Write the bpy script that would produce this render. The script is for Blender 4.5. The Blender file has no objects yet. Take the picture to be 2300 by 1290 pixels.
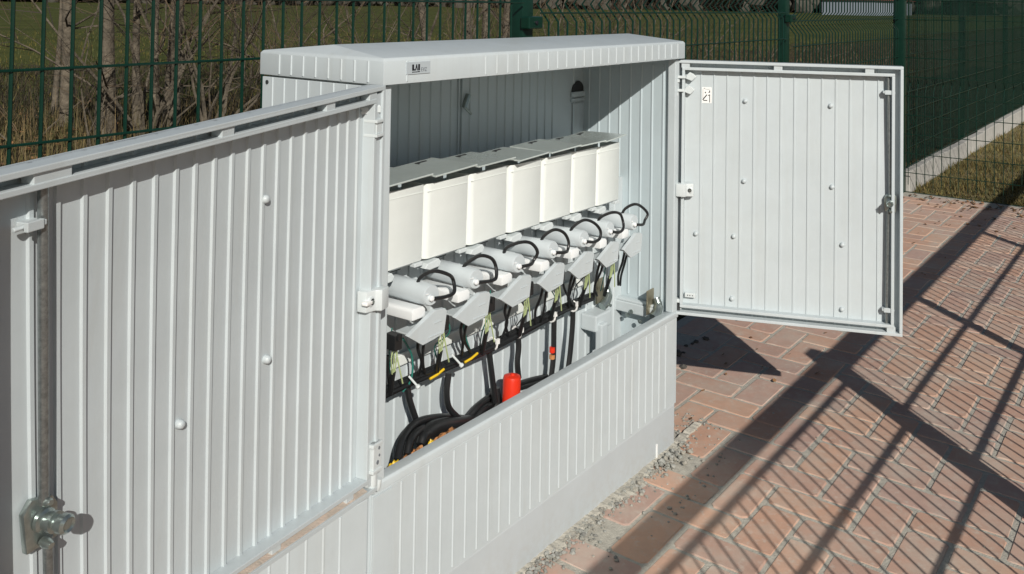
import bpy, bmesh, math, random
from mathutils import Vector, Matrix
R = math.radians
random.seed(7)
sc = bpy.context.scene
COL = sc.collection

# ------------------------------------------------------------------ camera
F_PX, YAW, PITCH, ROLL = 2023.3798, -0.9407, 1.5958, 0.0145
CAM = Vector((-1.0892, -1.1385, 1.1838))
PPX, PPY = 66.8767, -689.7581
CAM_R = (Matrix.Rotation(YAW, 3, 'Z') @ Matrix.Rotation(PITCH, 3, 'X') @ Matrix.Rotation(ROLL, 3, 'Z'))
cd = bpy.data.cameras.new('camera')
cam = bpy.data.objects.new('camera', cd)
COL.objects.link(cam)
cam.matrix_world = Matrix.Translation(CAM) @ CAM_R.to_4x4()
cd.sensor_fit = 'HORIZONTAL'; cd.sensor_width = 36.0
cd.lens = F_PX / 2300 * 36.0
cd.shift_x = -PPX / 2300; cd.shift_y = PPY / 2300
cd.clip_start = 0.02; cd.clip_end = 3000
sc.camera = cam

def ray(u, v):
    return CAM_R @ Vector(((u - PPX - 1150) / F_PX, (645 - v + PPY) / F_PX, -1.0))
def at(u, v, y):            # point of the place seen in direction (u, v) on the plane y
    d = ray(u, v); t = (y - CAM.y) / d.y
    return CAM + d * t
def atx(u, v, x):
    d = ray(u, v); t = (x - CAM.x) / d.x
    return CAM + d * t
def atz(u, v, z):
    d = ray(u, v); t = (z - CAM.z) / d.z
    return CAM + d * t

# ------------------------------------------------------------------ sky and sun
SUN_EL = R(29.3); SUN_H = Vector((-0.652, -0.758, 0)).normalized()
TO_SUN = Vector((SUN_H.x * math.cos(SUN_EL), SUN_H.y * math.cos(SUN_EL), math.sin(SUN_EL)))
w = bpy.data.worlds.new('World'); sc.world = w; w.use_nodes = True
nt = w.node_tree; bg = nt.nodes['Background']
sky = nt.nodes.new('ShaderNodeTexSky'); sky.sky_type = 'NISHITA'; sky.sun_disc = False
sky.sun_elevation = SUN_EL; sky.sun_rotation = math.atan2(SUN_H.x, SUN_H.y)
nt.links.new(sky.outputs[0], bg.inputs[0]); bg.inputs[1].default_value = 0.050
sl = bpy.data.lights.new('sun', 'SUN'); sl.energy = 5.0; sl.angle = R(0.45); sl.color = (1.0, 0.945, 0.865)
so = bpy.data.objects.new('sun', sl); COL.objects.link(so)
so.rotation_euler = TO_SUN.to_track_quat('Z', 'Y').to_euler()
sc.view_settings.view_transform = 'Standard'; sc.view_settings.look = 'None'
sc.view_settings.exposure = -0.20; sc.view_settings.gamma = 1.0

# ------------------------------------------------------------------ materials
def mat(name, col, rough=0.5, metal=0.0, spec=0.5, noise=None, bump=None, col2=None, rand=None, alpha=1.0):
    m = bpy.data.materials.new(name); m.use_nodes = True
    t = m.node_tree; b = t.nodes['Principled BSDF']
    b.inputs['Roughness'].default_value = rough; b.inputs['Metallic'].default_value = metal
    b.inputs['Specular IOR Level'].default_value = spec
    if alpha < 1: b.inputs['Alpha'].default_value = alpha
    c = (*col, 1)
    b.inputs['Base Color'].default_value = c
    tc = t.nodes.new('ShaderNodeTexCoord')
    out = None
    if noise:
        n = t.nodes.new('ShaderNodeTexNoise'); n.inputs['Scale'].default_value = noise[0]
        n.inputs['Detail'].default_value = 6; n.inputs['Roughness'].default_value = 0.65
        t.links.new(tc.outputs['Object'], n.inputs['Vector'])
        r = t.nodes.new('ShaderNodeValToRGB')
        c2 = col2 if col2 else tuple(x * (1 - noise[1]) for x in col)
        r.color_ramp.elements[0].position = 0.35; r.color_ramp.elements[1].position = 0.68
        r.color_ramp.elements[0].color = (*c2, 1); r.color_ramp.elements[1].color = c
        t.links.new(n.outputs['Fac'], r.inputs['Fac']); out = r.outputs['Color']
    if rand:
        oi = t.nodes.new('ShaderNodeObjectInfo'); ge = t.nodes.new('ShaderNodeNewGeometry')
        ad = t.nodes.new('ShaderNodeMath'); ad.operation = 'ADD'
        t.links.new(oi.outputs['Random'], ad.inputs[0]); t.links.new(ge.outputs['Random Per Island'], ad.inputs[1])
        fr = t.nodes.new('ShaderNodeMath'); fr.operation = 'FRACT'; t.links.new(ad.outputs[0], fr.inputs[0])
        rr = t.nodes.new('ShaderNodeValToRGB'); el = rr.color_ramp.elements
        while len(el) < len(rand): el.new(0.5)
        for i, cc in enumerate(rand):
            el[i].position = i / (len(rand) - 1); el[i].color = (*cc, 1)
        t.links.new(fr.outputs[0], rr.inputs['Fac'])
        if out:
            mx = t.nodes.new('ShaderNodeMix'); mx.data_type = 'RGBA'; mx.blend_type = 'MULTIPLY'
            mx.inputs['Factor'].default_value = 1.0
            t.links.new(rr.outputs['Color'], mx.inputs[6]); t.links.new(out, mx.inputs[7]); out = mx.outputs[2]
        else:
            mx = t.nodes.new('ShaderNodeMix'); mx.data_type = 'RGBA'; mx.blend_type = 'MULTIPLY'
            mx.inputs['Factor'].default_value = 1.0; mx.inputs[7].default_value = c
            t.links.new(rr.outputs['Color'], mx.inputs[6]); out = mx.outputs[2]
    if out: t.links.new(out, b.inputs['Base Color'])
    if bump:
        n = t.nodes.new('ShaderNodeTexNoise'); n.inputs['Scale'].default_value = bump[0]; n.inputs['Detail'].default_value = 5
        t.links.new(tc.outputs['Object'], n.inputs['Vector'])
        bp = t.nodes.new('ShaderNodeBump'); bp.inputs['Strength'].default_value = bump[1]; bp.inputs['Distance'].default_value = bump[2]
        t.links.new(n.outputs['Fac'], bp.inputs['Height']); t.links.new(bp.outputs[0], b.inputs['Normal'])
    return m

GREY = mat('grey_plastic', (.522, .58, .603), .42, noise=(9, .07), bump=(420, .06, .001))
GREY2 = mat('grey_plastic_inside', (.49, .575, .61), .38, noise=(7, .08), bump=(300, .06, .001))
def weather(m, amt=.10, mud=0.0):
    t = m.node_tree; b = t.nodes['Principled BSDF']; src = b.inputs['Base Color'].links[0].from_socket
    g = t.nodes.new('ShaderNodeNewGeometry'); sp = t.nodes.new('ShaderNodeSeparateXYZ'); t.links.new(g.outputs['Position'], sp.inputs[0])
    def layer(scale, vec, lo, hi, k, col, mul=None):
        nonlocal src
        mp = t.nodes.new('ShaderNodeMapping'); mp.inputs['Scale'].default_value = vec; t.links.new(g.outputs['Position'], mp.inputs['Vector'])
        n = t.nodes.new('ShaderNodeTexNoise'); n.inputs['Scale'].default_value = scale; n.inputs['Detail'].default_value = 7; n.inputs['Roughness'].default_value = .7
        t.links.new(mp.outputs[0], n.inputs['Vector'])
        r = t.nodes.new('ShaderNodeMapRange'); r.inputs['From Min'].default_value = lo; r.inputs['From Max'].default_value = hi; t.links.new(n.outputs['Fac'], r.inputs['Value'])
        mu = t.nodes.new('ShaderNodeMath'); mu.operation = 'MULTIPLY'; mu.inputs[1].default_value = k; t.links.new(r.outputs[0], mu.inputs[0]); f = mu.outputs[0]
        if mul:
            m2 = t.nodes.new('ShaderNodeMath'); m2.operation = 'MULTIPLY'; t.links.new(f, m2.inputs[0]); t.links.new(mul, m2.inputs[1]); f = m2.outputs[0]
        mx = t.nodes.new('ShaderNodeMix'); mx.data_type = 'RGBA'; mx.inputs[7].default_value = (*col, 1)
        t.links.new(f, mx.inputs['Factor']); t.links.new(src, mx.inputs[6]); src = mx.outputs[2]
    layer(26, (1, 1, .06), .52, .78, amt*2.2, (.36, .36, .32))      # run-off streaks
    layer(6, (1, 1, 1), .5, .75, amt*1.4, (.43, .44, .41))          # uneven fading
    layer(140, (1, 1, 1), .70, .80, amt*3, (.30, .27, .22))         # specks
    if mud:
        mr = t.nodes.new('ShaderNodeMapRange'); mr.inputs['From Min'].default_value = .10; mr.inputs['From Max'].default_value = .0; t.links.new(sp.outputs['Z'], mr.inputs['Value'])
        layer(60, (1, 1, 1), .40, .66, mud, (.33, .29, .23), mr.outputs[0])   # mud splashes low on the plinth
    t.links.new(src, b.inputs['Base Color'])
weather(GREY, .10); weather(GREY2, .10)
PLINTH = mat('plinth_concrete_grey', (.485, .53, .555), .6, noise=(5, .07), bump=(200, .1, .001))
weather(PLINTH, .06, .28)
PALE = mat('pale_clip_plastic', (.59, .64, .65), .35)
WHITE = mat('cream_white_plastic', (.76, .80, .775), .38, noise=(14, .05))
LID = mat('smoky_lid_plastic', (.52, .585, .565), .24, spec=.9, noise=(12, .10), alpha=.94)
LID.node_tree.nodes['Principled BSDF'].inputs['Coat Weight'].default_value = 1.0
LID.node_tree.nodes['Principled BSDF'].inputs['Coat Roughness'].default_value = .22
LID.node_tree.nodes['Principled BSDF'].inputs['Coat IOR'].default_value = 1.8
TUBEM = mat('light_grey_tube', (.52, .575, .60), .35, noise=(20, .05))
BLOCKM = mat('white_block', (.77, .80, .81), .4)
BLACK = mat('black_rubber', (.012, .013, .014), .42)
DARK = mat('dark_recess', (.03, .033, .035), .7)
ZINC = mat('zinc_plated_steel', (.42, .48, .46), .28, .85, noise=(60, .3))
ROD = mat('galvanised_rod', (.33, .36, .36), .38, .8, noise=(160, .4))
STEELB = mat('yellow_passivated_steel', (.40, .36, .26), .35, .75, noise=(60, .25))
GREEN = mat('green_fence_paint', (.004, .028, .018), .30, noise=(30, .2))
RED = mat('red_cap_plastic', (.72, .035, .012), .35, noise=(30, .08))
YELLOW = mat('yellow_tape', (.75, .50, .02), .45)
ORANGE = mat('orange_insulation', (.60, .27, .10), .7, noise=(60, .4), bump=(120, .8, .004))
GRNYEL = mat('green_yellow_wire', (.46, .56, .28), .4)
TEAL = mat('green_wire', (.02, .16, .13), .4)
STICK = mat('white_sticker', (.82, .83, .82), .5)
PLATE = mat('silver_name_plate', (.42, .47, .50), .4)
INK = mat('black_ink', (.008, .008, .012), .5)
INKG = mat('grey_ink', (.16, .18, .20), .5)
BRICK = mat('brick_paver', (1, 1, 1), .85, noise=(26, .2), col2=(.86, .90, .92), bump=(160, .25, .001),
            rand=((.54, .335, .25), (.60, .375, .265), (.50, .32, .25), (.63, .39, .27), (.49, .33, .275), (.58, .34, .235), (.45, .30, .245), (.57, .385, .30)))
BRICKF = BRICK
def sandy(m):
    t = m.node_tree; b = t.nodes['Principled BSDF']; src = b.inputs['Base Color'].links[0].from_socket
    g = t.nodes.new('ShaderNodeNewGeometry')
    def nz(sc_, lo, hi, det=8):
        n = t.nodes.new('ShaderNodeTexNoise'); n.inputs['Scale'].default_value = sc_; n.inputs['Detail'].default_value = det; n.inputs['Roughness'].default_value = .7
        t.links.new(g.outputs['Position'], n.inputs['Vector'])
        r = t.nodes.new('ShaderNodeMapRange'); r.inputs['From Min'].default_value = lo; r.inputs['From Max'].default_value = hi; t.links.new(n.outputs['Fac'], r.inputs['Value']); return r.outputs[0]
    for sc_, lo, hi, amt, col in ((5.5, .47, .70, .65, (.52, .48, .41)), (38, .54, .72, .7, (.55, .51, .44)), (11, .60, .80, .35, (.26, .17, .13))):
        mu = t.nodes.new('ShaderNodeMath'); mu.operation = 'MULTIPLY'; mu.inputs[1].default_value = amt; t.links.new(nz(sc_, lo, hi), mu.inputs[0])
        mx = t.nodes.new('ShaderNodeMix'); mx.data_type = 'RGBA'; mx.inputs[7].default_value = (*col, 1)
        t.links.new(mu.outputs[0], mx.inputs['Factor']); t.links.new(src, mx.inputs[6]); src = mx.outputs[2]
    t.links.new(src, b.inputs['Base Color'])
sandy(BRICK)
SAND = mat('joint_sand', (.50, .478, .412), .95, noise=(55, .26), bump=(260, .8, .003))
STONE = mat('gravel_stone', (.42, .42, .39), .85, noise=(40, .3), rand=((1, 1, 1), (.7, .72, .7), (.9, .85, .78), (.55, .55, .55)))
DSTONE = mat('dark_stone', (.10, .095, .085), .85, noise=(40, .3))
KERB = mat('kerb_concrete', (.44, .43, .40), .85, noise=(9, .2), bump=(90, .4, .004))
BARK = mat('bark', (.155, .13, .095), .9, noise=(9, .6), bump=(30, .9, .02))
TWIG = mat('twig_bark', (.045, .035, .025), .85, rand=((.8, .8, .8), (.35, .33, .33), (2.4, 2.1, 1.6), (.5, .45, .42)))
BLADE = mat('dry_grass_blade', (.135, .105, .05), .8, rand=((1, 1, 1), (.5, .5, .45), (1.5, 1.35, 1.2), (.45, .62, .3), (.8, .7, .5)))
GBLADE = mat('green_grass_blade', (.070, .076, .020), .8, rand=((1, 1, 1), (.6, .7, .5), (1.6, 1.3, .9), (2.0, 1.4, 1.0)))
LEAFM = mat('fallen_leaf', (.20, .12, .06), .8, rand=((1, 1, 1), (.4, .35, .3), (1.6, 1.4, 1.2), (.8, .6, .5)))
NET = mat('green_windscreen_net', (.002, .015, .011), .7, alpha=.52)
FARB = mat('far_building', (.24, .28, .33), .8, noise=(.2, .2))
ROOFR = mat('far_roof', (.22, .07, .05), .8)

def ground_mat():
    m = bpy.data.materials.new('field_grass'); m.use_nodes = True
    t = m.node_tree; b = t.nodes['Principled BSDF']; b.inputs['Roughness'].default_value = .95
    b.inputs['Specular IOR Level'].default_value = .1
    tc = t.nodes.new('ShaderNodeTexCoord')
    def noise(s, d=6):
        n = t.nodes.new('ShaderNodeTexNoise'); n.inputs['Scale'].default_value = s; n.inputs['Detail'].default_value = d
        t.links.new(tc.outputs['Object'], n.inputs['Vector']); return n
    def ramp(f, a, ca, b_, cb):
        r = t.nodes.new('ShaderNodeValToRGB'); e = r.color_ramp.elements
        e[0].position = a; e[0].color = (*ca, 1); e[1].position = b_; e[1].color = (*cb, 1)
        t.links.new(f, r.inputs['Fac']); return r.outputs['Color']
    gr = ramp(noise(.35).outputs['Fac'], .35, (.052, .062, .016), .65, (.080, .088, .024))
    lit = ramp(noise(9).outputs['Fac'], .35, (.022, .018, .010), .68, (.085, .066, .034))
    # worn, leaf-strewn ground near the fence, meadow further off
    sp = t.nodes.new('ShaderNodeSeparateXYZ'); t.links.new(tc.outputs['Object'], sp.inputs[0])
    n3 = noise(.5); ma = t.nodes.new('ShaderNodeMath'); ma.operation = 'MULTIPLY_ADD'
    ma.inputs[1].default_value = 7.0; t.links.new(n3.outputs['Fac'], ma.inputs[0]); t.links.new(sp.outputs['Y'], ma.inputs[2])
    mr = t.nodes.new('ShaderNodeMapRange'); mr.inputs['From Min'].default_value = 10.5; mr.inputs['From Max'].default_value = 13.5
    t.links.new(ma.outputs[0], mr.inputs['Value'])
    mx = t.nodes.new('ShaderNodeMix'); mx.data_type = 'RGBA'
    t.links.new(mr.outputs[0], mx.inputs['Factor']); t.links.new(lit, mx.inputs[6]); t.links.new(gr, mx.inputs[7])
    t.links.new(mx.outputs[2], b.inputs['Base Color'])
    bp = t.nodes.new('ShaderNodeBump'); bp.inputs['Strength'].default_value = .8; bp.inputs['Distance'].default_value = .05
    t.links.new(noise(14).outputs['Fac'], bp.inputs['Height']); t.links.new(bp.outputs[0], b.inputs['Normal'])
    return m
FIELD = ground_mat()

# ------------------------------------------------------------------ mesh helpers
class MB:
    def __init__(s): s.v = []; s.f = []
    def add(s, vs, fs):
        n = len(s.v); s.v += [tuple(x) for x in vs]; s.f += [tuple(i + n for i in f) for f in fs]; return s
    def box(s, x0, x1, y0, y1, z0, z1):
        return s.add([(x0,y0,z0),(x1,y0,z0),(x1,y1,z0),(x0,y1,z0),(x0,y0,z1),(x1,y0,z1),(x1,y1,z1),(x0,y1,z1)],
                     [(3,2,1,0),(4,5,6,7),(0,1,5,4),(1,2,6,5),(2,3,7,6),(3,0,4,7)])
    def hexa(s, p):   # 8 points, bottom ring then top ring
        return s.add(p, [(3,2,1,0),(4,5,6,7),(0,1,5,4),(1,2,6,5),(2,3,7,6),(3,0,4,7)])
    def prism(s, ring0, ring1, cap=True):
        n = len(ring0)
        fs = [(i, (i+1) % n, n + (i+1) % n, n + i) for i in range(n)]
        if cap: fs += [tuple(range(n-1, -1, -1)), tuple(range(n, 2*n))]
        return s.add(list(ring0) + list(ring1), fs)
    def prismz(s, ring, z0, z1, nz=14):     # ring of (x, y), swept up in nz steps
        n = len(ring); vs = []; fs = []
        for j in range(nz+1):
            vs += [(x, y, z0 + (z1-z0)*j/nz) for x, y in ring]
        for j in range(nz):
            for i in range(n): fs.append((j*n+i, j*n+(i+1) % n, (j+1)*n+(i+1) % n, (j+1)*n+i))
        fs += [tuple(range(n-1, -1, -1)), tuple(nz*n+i for i in range(n))]
        return s.add(vs, fs)
    def tube(s, pts, r, n=8, cap=True):
        pts = [Vector(p) for p in pts]; rs = r if isinstance(r, (list, tuple)) else [r] * len(pts)
        rings = []; up = None
        for i, p in enumerate(pts):
            d = (pts[min(i+1, len(pts)-1)] - pts[max(i-1, 0)])
            d = d.normalized() if d.length > 1e-9 else Vector((0,0,1))
            if up is None:
                up = d.orthogonal().normalized()
            else:
                up = (up - d * up.dot(d))
                up = up.normalized() if up.length > 1e-6 else d.orthogonal().normalized()
            b = d.cross(up)
            rings.append([p + (up * math.cos(2*math.pi*k/n) + b * math.sin(2*math.pi*k/n)) * rs[i] for k in range(n)])
        vs = [q for rg in rings for q in rg]; fs = []
        for i in range(len(rings)-1):
            for k in range(n):
                fs.append((i*n+k, i*n+(k+1) % n, (i+1)*n+(k+1) % n, (i+1)*n+k))
        if cap: fs += [tuple(range(n-1, -1, -1)), tuple((len(rings)-1)*n + k for k in range(n))]
        return s.add(vs, fs)
    def lathe(s, origin, axis, prof, n=20):     # prof: (radius, distance along axis)
        o = Vector(origin); a = Vector(axis).normalized(); u = a.orthogonal().normalized(); b = a.cross(u)
        vs = []; fs = []; m = len(prof)
        for r, h in prof:
            for k in range(n):
                th = 2*math.pi*k/n; vs.append(o + a*h + (u*math.cos(th) + b*math.sin(th)) * max(r, 1e-5))
        for i in range(m-1):
            for k in range(n): fs.append((i*n+k, i*n+(k+1) % n, (i+1)*n+(k+1) % n, (i+1)*n+k))
        fs += [tuple(range(n-1, -1, -1)), tuple((m-1)*n + k for k in range(n))]
        return s.add(vs, fs)
    def mapped(s, fn):
        s.v = [tuple(fn(*p)) for p in s.v]; return s
    def mesh(s, name, m, bevel=0, smooth=False, seg=2):
        me = bpy.data.meshes.new(name); me.from_pydata(s.v, [], s.f)
        bm = bmesh.new(); bm.from_mesh(me); bmesh.ops.recalc_face_normals(bm, faces=bm.faces)
        if bevel:
            es = [e for e in bm.edges if len(e.link_faces) == 2 and e.calc_face_angle(0) > R(25)]
            bmesh.ops.bevel(bm, geom=es, offset=bevel, segments=seg, affect='EDGES', profile=.6, clamp_overlap=True)
        bm.to_mesh(me); bm.free()
        me.materials.append(m)
        if smooth:
            for p in me.polygons: p.use_smooth = True
            me.set_sharp_from_angle(angle=R(38))
        return me
    def build(s, name, m, parent=None, bevel=0, smooth=False, seg=2, local=False):
        o = bpy.data.objects.new(name, s.mesh(name, m, bevel, smooth, seg)); COL.objects.link(o)
        if parent: attach(o, parent, local)
        return o
def attach(o, parent, local=False):
    o.parent = parent
    if not local and parent.type == 'EMPTY':
        o.matrix_parent_inverse = Matrix.Translation(-parent.location)
def empty(name, loc=(0,0,0)):
    o = bpy.data.objects.new(name, None); o.empty_display_size = .1; COL.objects.link(o); o.location = loc; return o
def tag(o, label=None, cat=None, group=None, kind=None):
    if label: o['label'] = label
    if cat: o['category'] = cat
    if group: o['group'] = group
    if kind: o['kind'] = kind
    return o
def spline(pts, n=8):
    P = [Vector(p) for p in pts]; P = [P[0]*2 - P[1]] + P + [P[-1]*2 - P[-2]]; out = []
    for i in range(1, len(P)-2):
        a, b, c, d = P[i-1:i+3]
        for k in range(n):
            t = k/n; out.append(.5*((2*b) + (c-a)*t + (2*a-5*b+4*c-d)*t*t + (3*b-a-3*c+d)*t**3))
    out.append(P[-2]); return out

# ================================================================== SETTING
W, D = 1.115, 0.318
# field: one big gently uneven sheet reaching the horizon, cut away under the paving
def field():
    xs = [-900, -300, -100, -40, -15, -6, -3, 0, 3, 5.06, 8, 12, 18, 26, 40, 70, 120, 300, 900]
    ys = [-900, -300, -80, -25, -8, -3.2, .44, .8, 2, 4, 7, 11, 16, 24, 40, 80, 150, 400, 1200]
    mb = MB(); idx = {}
    rnd = random.Random(3)
    for j, y in enumerate(ys):
        for i, x in enumerate(xs):
            z = -.03
            if y > 1.5: z += rnd.uniform(-.04, .04)
            idx[i, j] = len(mb.v); mb.v.append((x, y, z))
    for j in range(len(ys)-1):
        for i in range(len(xs)-1):
            if ys[j] >= -3.2 and ys[j+1] <= .44 and xs[i] >= -3 and xs[i+1] <= 5.06: continue
            mb.f.append((idx[i,j], idx[i+1,j], idx[i+1,j+1], idx[i,j+1]))
    o = mb.build('field', FIELD); return tag(o, 'dull green meadow behind the wire fence', 'field', kind='structure')
field()
# lawn strip at the far end of the paving
def lawn():
    mb = MB(); rnd = random.Random(5); n = 26; m = 40
    for j in range(m+1):
        for i in range(n+1):
            x = 5.02 + 14*i/n; y = -3.2 + (.40+3.2)*j/m
            mb.v.append((x, y, -.012 + rnd.uniform(-.004, .012)))
    for j in range(m):
        for i in range(n):
            a = j*(n+1)+i; mb.f.append((a, a+1, a+n+2, a+n+1))
    m_ = mat('lawn_soil', (.16, .15, .055), .95, noise=(4.0, .5), bump=(40, 1, .02), col2=(.20, .15, .08))
    return tag(mb.build('lawn', m_, smooth=True), 'strip of winter lawn beyond the end fence', 'lawn', kind='structure')
lawn()

# paving: sand bed with herringbone bricks
pave = MB().box(-3.0, 5.02, -3.2, .44, -.09, -.0009).build('pavement', SAND)
tag(pave, 'herringbone brick pavement with sandy joints', 'pavement', kind='structure')
def pixel(p):
    q = CAM_R.transposed() @ (Vector(p) - CAM)
    if q.z >= -.05: return None
    return (1150 + PPX + F_PX*q.x/-q.z, 645 + PPY - F_PX*q.y/-q.z, -q.z)
def brick_mesh(lx, ly, sd):
    rnd = random.Random(sd); mb = MB(); h = .05; e = .003
    def j(a): return a + rnd.uniform(-.0024, .0024)
    ring = []
    for sx, sy in ((-1,-1),(1,-1),(1,1),(-1,1)):
        ring.append((sx*lx/2, sy*ly/2))
    def R8(ins, z):
        out = []
        for k, (a, b) in enumerate(ring):
            sx, sy = (1 if a > 0 else -1), (1 if b > 0 else -1); c = rnd.uniform(.002, .010)
            A = (j(a - sx*ins - (sx*c if k in (1, 3) else 0)), j(b - sy*ins - (sy*c if k in (0, 2) else 0)))
            B = (j(a - sx*ins - (sx*c if k in (0, 2) else 0)), j(b - sy*ins - (sy*c if k in (1, 3) else 0)))
            out += [(*A, z), (*B, z)]
        return out
    lo = R8(0, -h); mid = R8(0, -e); top = R8(e*.9, 0)
    n = 8; mb.v = lo + mid + top
    for a in (0, n):
        for k in range(n): mb.f.append((a+k, a+(k+1) % n, a+n+(k+1) % n, a+n+k))
    mb.f.append(tuple(range(2*n, 3*n)))
    return mb
GX, GY, OX = .0967, .1, .605
cells = []
for i in range(-34, 46):
    for r in range(-5, 31):
        k = (i + r) % 4
        if k == 1: cx, cy, hor = OX + (i+1)*GX, -GY*(r+.5) + .004, True
        elif k == 3: cx, cy, hor = OX + (i+.5)*GX, -GY*(r+1) + .004, False
        else: continue
        if cx < -2.9 or cx > 4.93 or cy > .36 or cy < -3.1: continue
        if -1.1 < cx < W-.02 and cy > -.02: continue
        if W-.02 <= cx < W+.1 and cy > .02: continue
        cells.append((cx, cy, hor))
def vis(c):
    p = pixel((c[0], c[1], 0))
    if not p: return None
    u, v, dep = p
    if not (1120 < u < 2420 and 380 < v < 1400): return None
    return dep
vc = sorted((vis(c), c) for c in cells if vis(c)); vset = [c for _, c in vc[:300]]; vs_ = set(vset)
rb = random.Random(11)
bh = [brick_mesh(2*GX-.0095, GY-.0095, s).mesh('brick', BRICK) for s in range(4)]
bv = [brick_mesh(GX-.0095, 2*GY-.0095, s+9).mesh('brick', BRICK) for s in range(4)]
for c in vset:
    o = bpy.data.objects.new('brick', (bh if c[2] else bv)[rb.randrange(4)]); COL.objects.link(o)
    o.parent = pave
    o.location = (c[0] + rb.uniform(-.0018, .0018), c[1] + rb.uniform(-.0018, .0018), rb.uniform(.0004, .0020))
    o.rotation_euler = (rb.uniform(-.004, .004), rb.uniform(-.004, .004), rb.uniform(-.012, .012))
rest = MB()
for c in cells:
    if c in vs_: continue
    b = brick_mesh(2*GX-.0095, GY-.0095, rb.randrange(50)) if c[2] else brick_mesh(GX-.0095, 2*GY-.0095, rb.randrange(50))
    dz = rb.uniform(.0004, .0016)
    rest.add([(x + c[0], y + c[1], z + dz) for x, y, z in b.v], b.f)
ro = rest.build('brick_field', BRICKF, pave); tag(ro, kind='stuff')

# spilled joint sand and gravel along the plinth
def stone(mb, c, r, rnd, squash=.7):
    base = [(1,0,0),(-1,0,0),(0,1,0),(0,-1,0),(0,0,1),(0,0,-1)]
    vs = []
    bm_v = [(.58,.58,.58),(-.58,.58,.58),(.58,-.58,.58),(-.58,-.58,.58),(.58,.58,-.58),(-.58,.58,-.58),(.58,-.58,-.58),(-.58,-.58,-.58)]
    pts = [Vector(p)*rnd.uniform(.75, 1.15) for p in base + bm_v]
    a = rnd.uniform(0, 6.28); ca, sa = math.cos(a), math.sin(a)
    el = rnd.uniform(.75, 1.3)
    for p in pts:
        x, y, z = p.x*el, p.y, p.z*squash
        vs.append((c[0] + r*(x*ca - y*sa), c[1] + r*(x*sa + y*ca), c[2] + r*z))
    fs = []
    quads = {0:(6,8,12,10),1:(7,9,13,11),2:(6,7,11,10),3:(8,9,13,12),4:(6,7,9,8),5:(10,11,13,12)}
    order = {0:(6,8,12,10),1:(7,11,13,9),2:(6,10,11,7),3:(8,9,13,12),4:(6,7,9,8),5:(10,12,13,11)}
    for k, q in order.items():
        for i in range(4): fs.append((k, q[i], q[(i+1) % 4]))
    mb.add(vs, fs)
rg = random.Random(21)
sd = MB(); n = 150
def edge(x): return -.040 - .020*math.sin(x*9.3) - .018*math.sin(x*23+1) - .010*math.sin(x*61) - (.03 if x < .35 else 0)
top, mid, low = [], [], []
for i in range(n+1):
    x = -.3 + 1.56*i/n
    e = edge(x)*.72 + rg.uniform(-.010, .010)
    if x > W: e = -.006 - .02*math.exp(-((x-W)/.04)**2) + rg.uniform(-.006, .004)
    sd.v += [(x, .012, .008 + rg.uniform(-.002, .002)), (x, e*.45, .004 + rg.uniform(-.002, .002)), (x, e, -.0035)]
for i in range(n):
    for k in range(2): a = i*3+k; sd.f.append((a, a+1, a+4, a+3))
sob = sd.build('spilled_sand', SAND); tag(sob, 'spill of grey joint sand along the foot of the plinth', 'sand', kind='stuff')
gm = MB()
for i in range(900):
    x = rg.uniform(-.1, W+.02); y = -abs(rg.gauss(0, .022)) - .004
    r = rg.choice((.0022, .003, .004, .005)) * rg.uniform(.8, 1.3)
    stone(gm, (x, y, .003 + r*.3 + y*.04), r, rg)
for i in range(42):          # the heap near the right corner
    x = rg.gauss(1.03, .045); y = -.014 - abs(rg.gauss(0, .022)); r = rg.uniform(.003, .0085)
    stone(gm, (x, y, .004 + r*.5 + rg.uniform(0, .004)), r, rg, .8)
for i in range(70):
    x = rg.uniform(.55, 1.25); y = rg.uniform(-.16, -.02); r = rg.uniform(.002, .0055)
    stone(gm, (x, y, r*.4), r, rg)
for i in range(150):
    x = rg.uniform(1.12, 1.30); y = rg.gauss(.03, .05); r = rg.uniform(.0015, .005)
    stone(gm, (x, y, r*.5), r, rg)
for i in range(80):
    x = rg.uniform(.5, 4.9); y = rg.uniform(-.95, .36); r = rg.uniform(.0012, .004)
    stone(gm, (x, y, r*.5), r, rg)
tag(gm.build('gravel', STONE), 'grey gravel and crumbs scattered along the plinth and bricks', 'gravel', kind='stuff')
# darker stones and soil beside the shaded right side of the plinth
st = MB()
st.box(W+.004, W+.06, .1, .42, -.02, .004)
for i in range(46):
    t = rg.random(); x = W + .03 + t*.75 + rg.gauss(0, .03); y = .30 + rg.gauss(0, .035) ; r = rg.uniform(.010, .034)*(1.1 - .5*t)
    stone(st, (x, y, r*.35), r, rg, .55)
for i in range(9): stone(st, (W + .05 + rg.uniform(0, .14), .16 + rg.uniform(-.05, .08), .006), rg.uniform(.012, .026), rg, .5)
tag(st.build('dark_stones', DSTONE), 'dark broken stones and soil in the shade beside the plinth', 'stones', kind='stuff')
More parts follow.
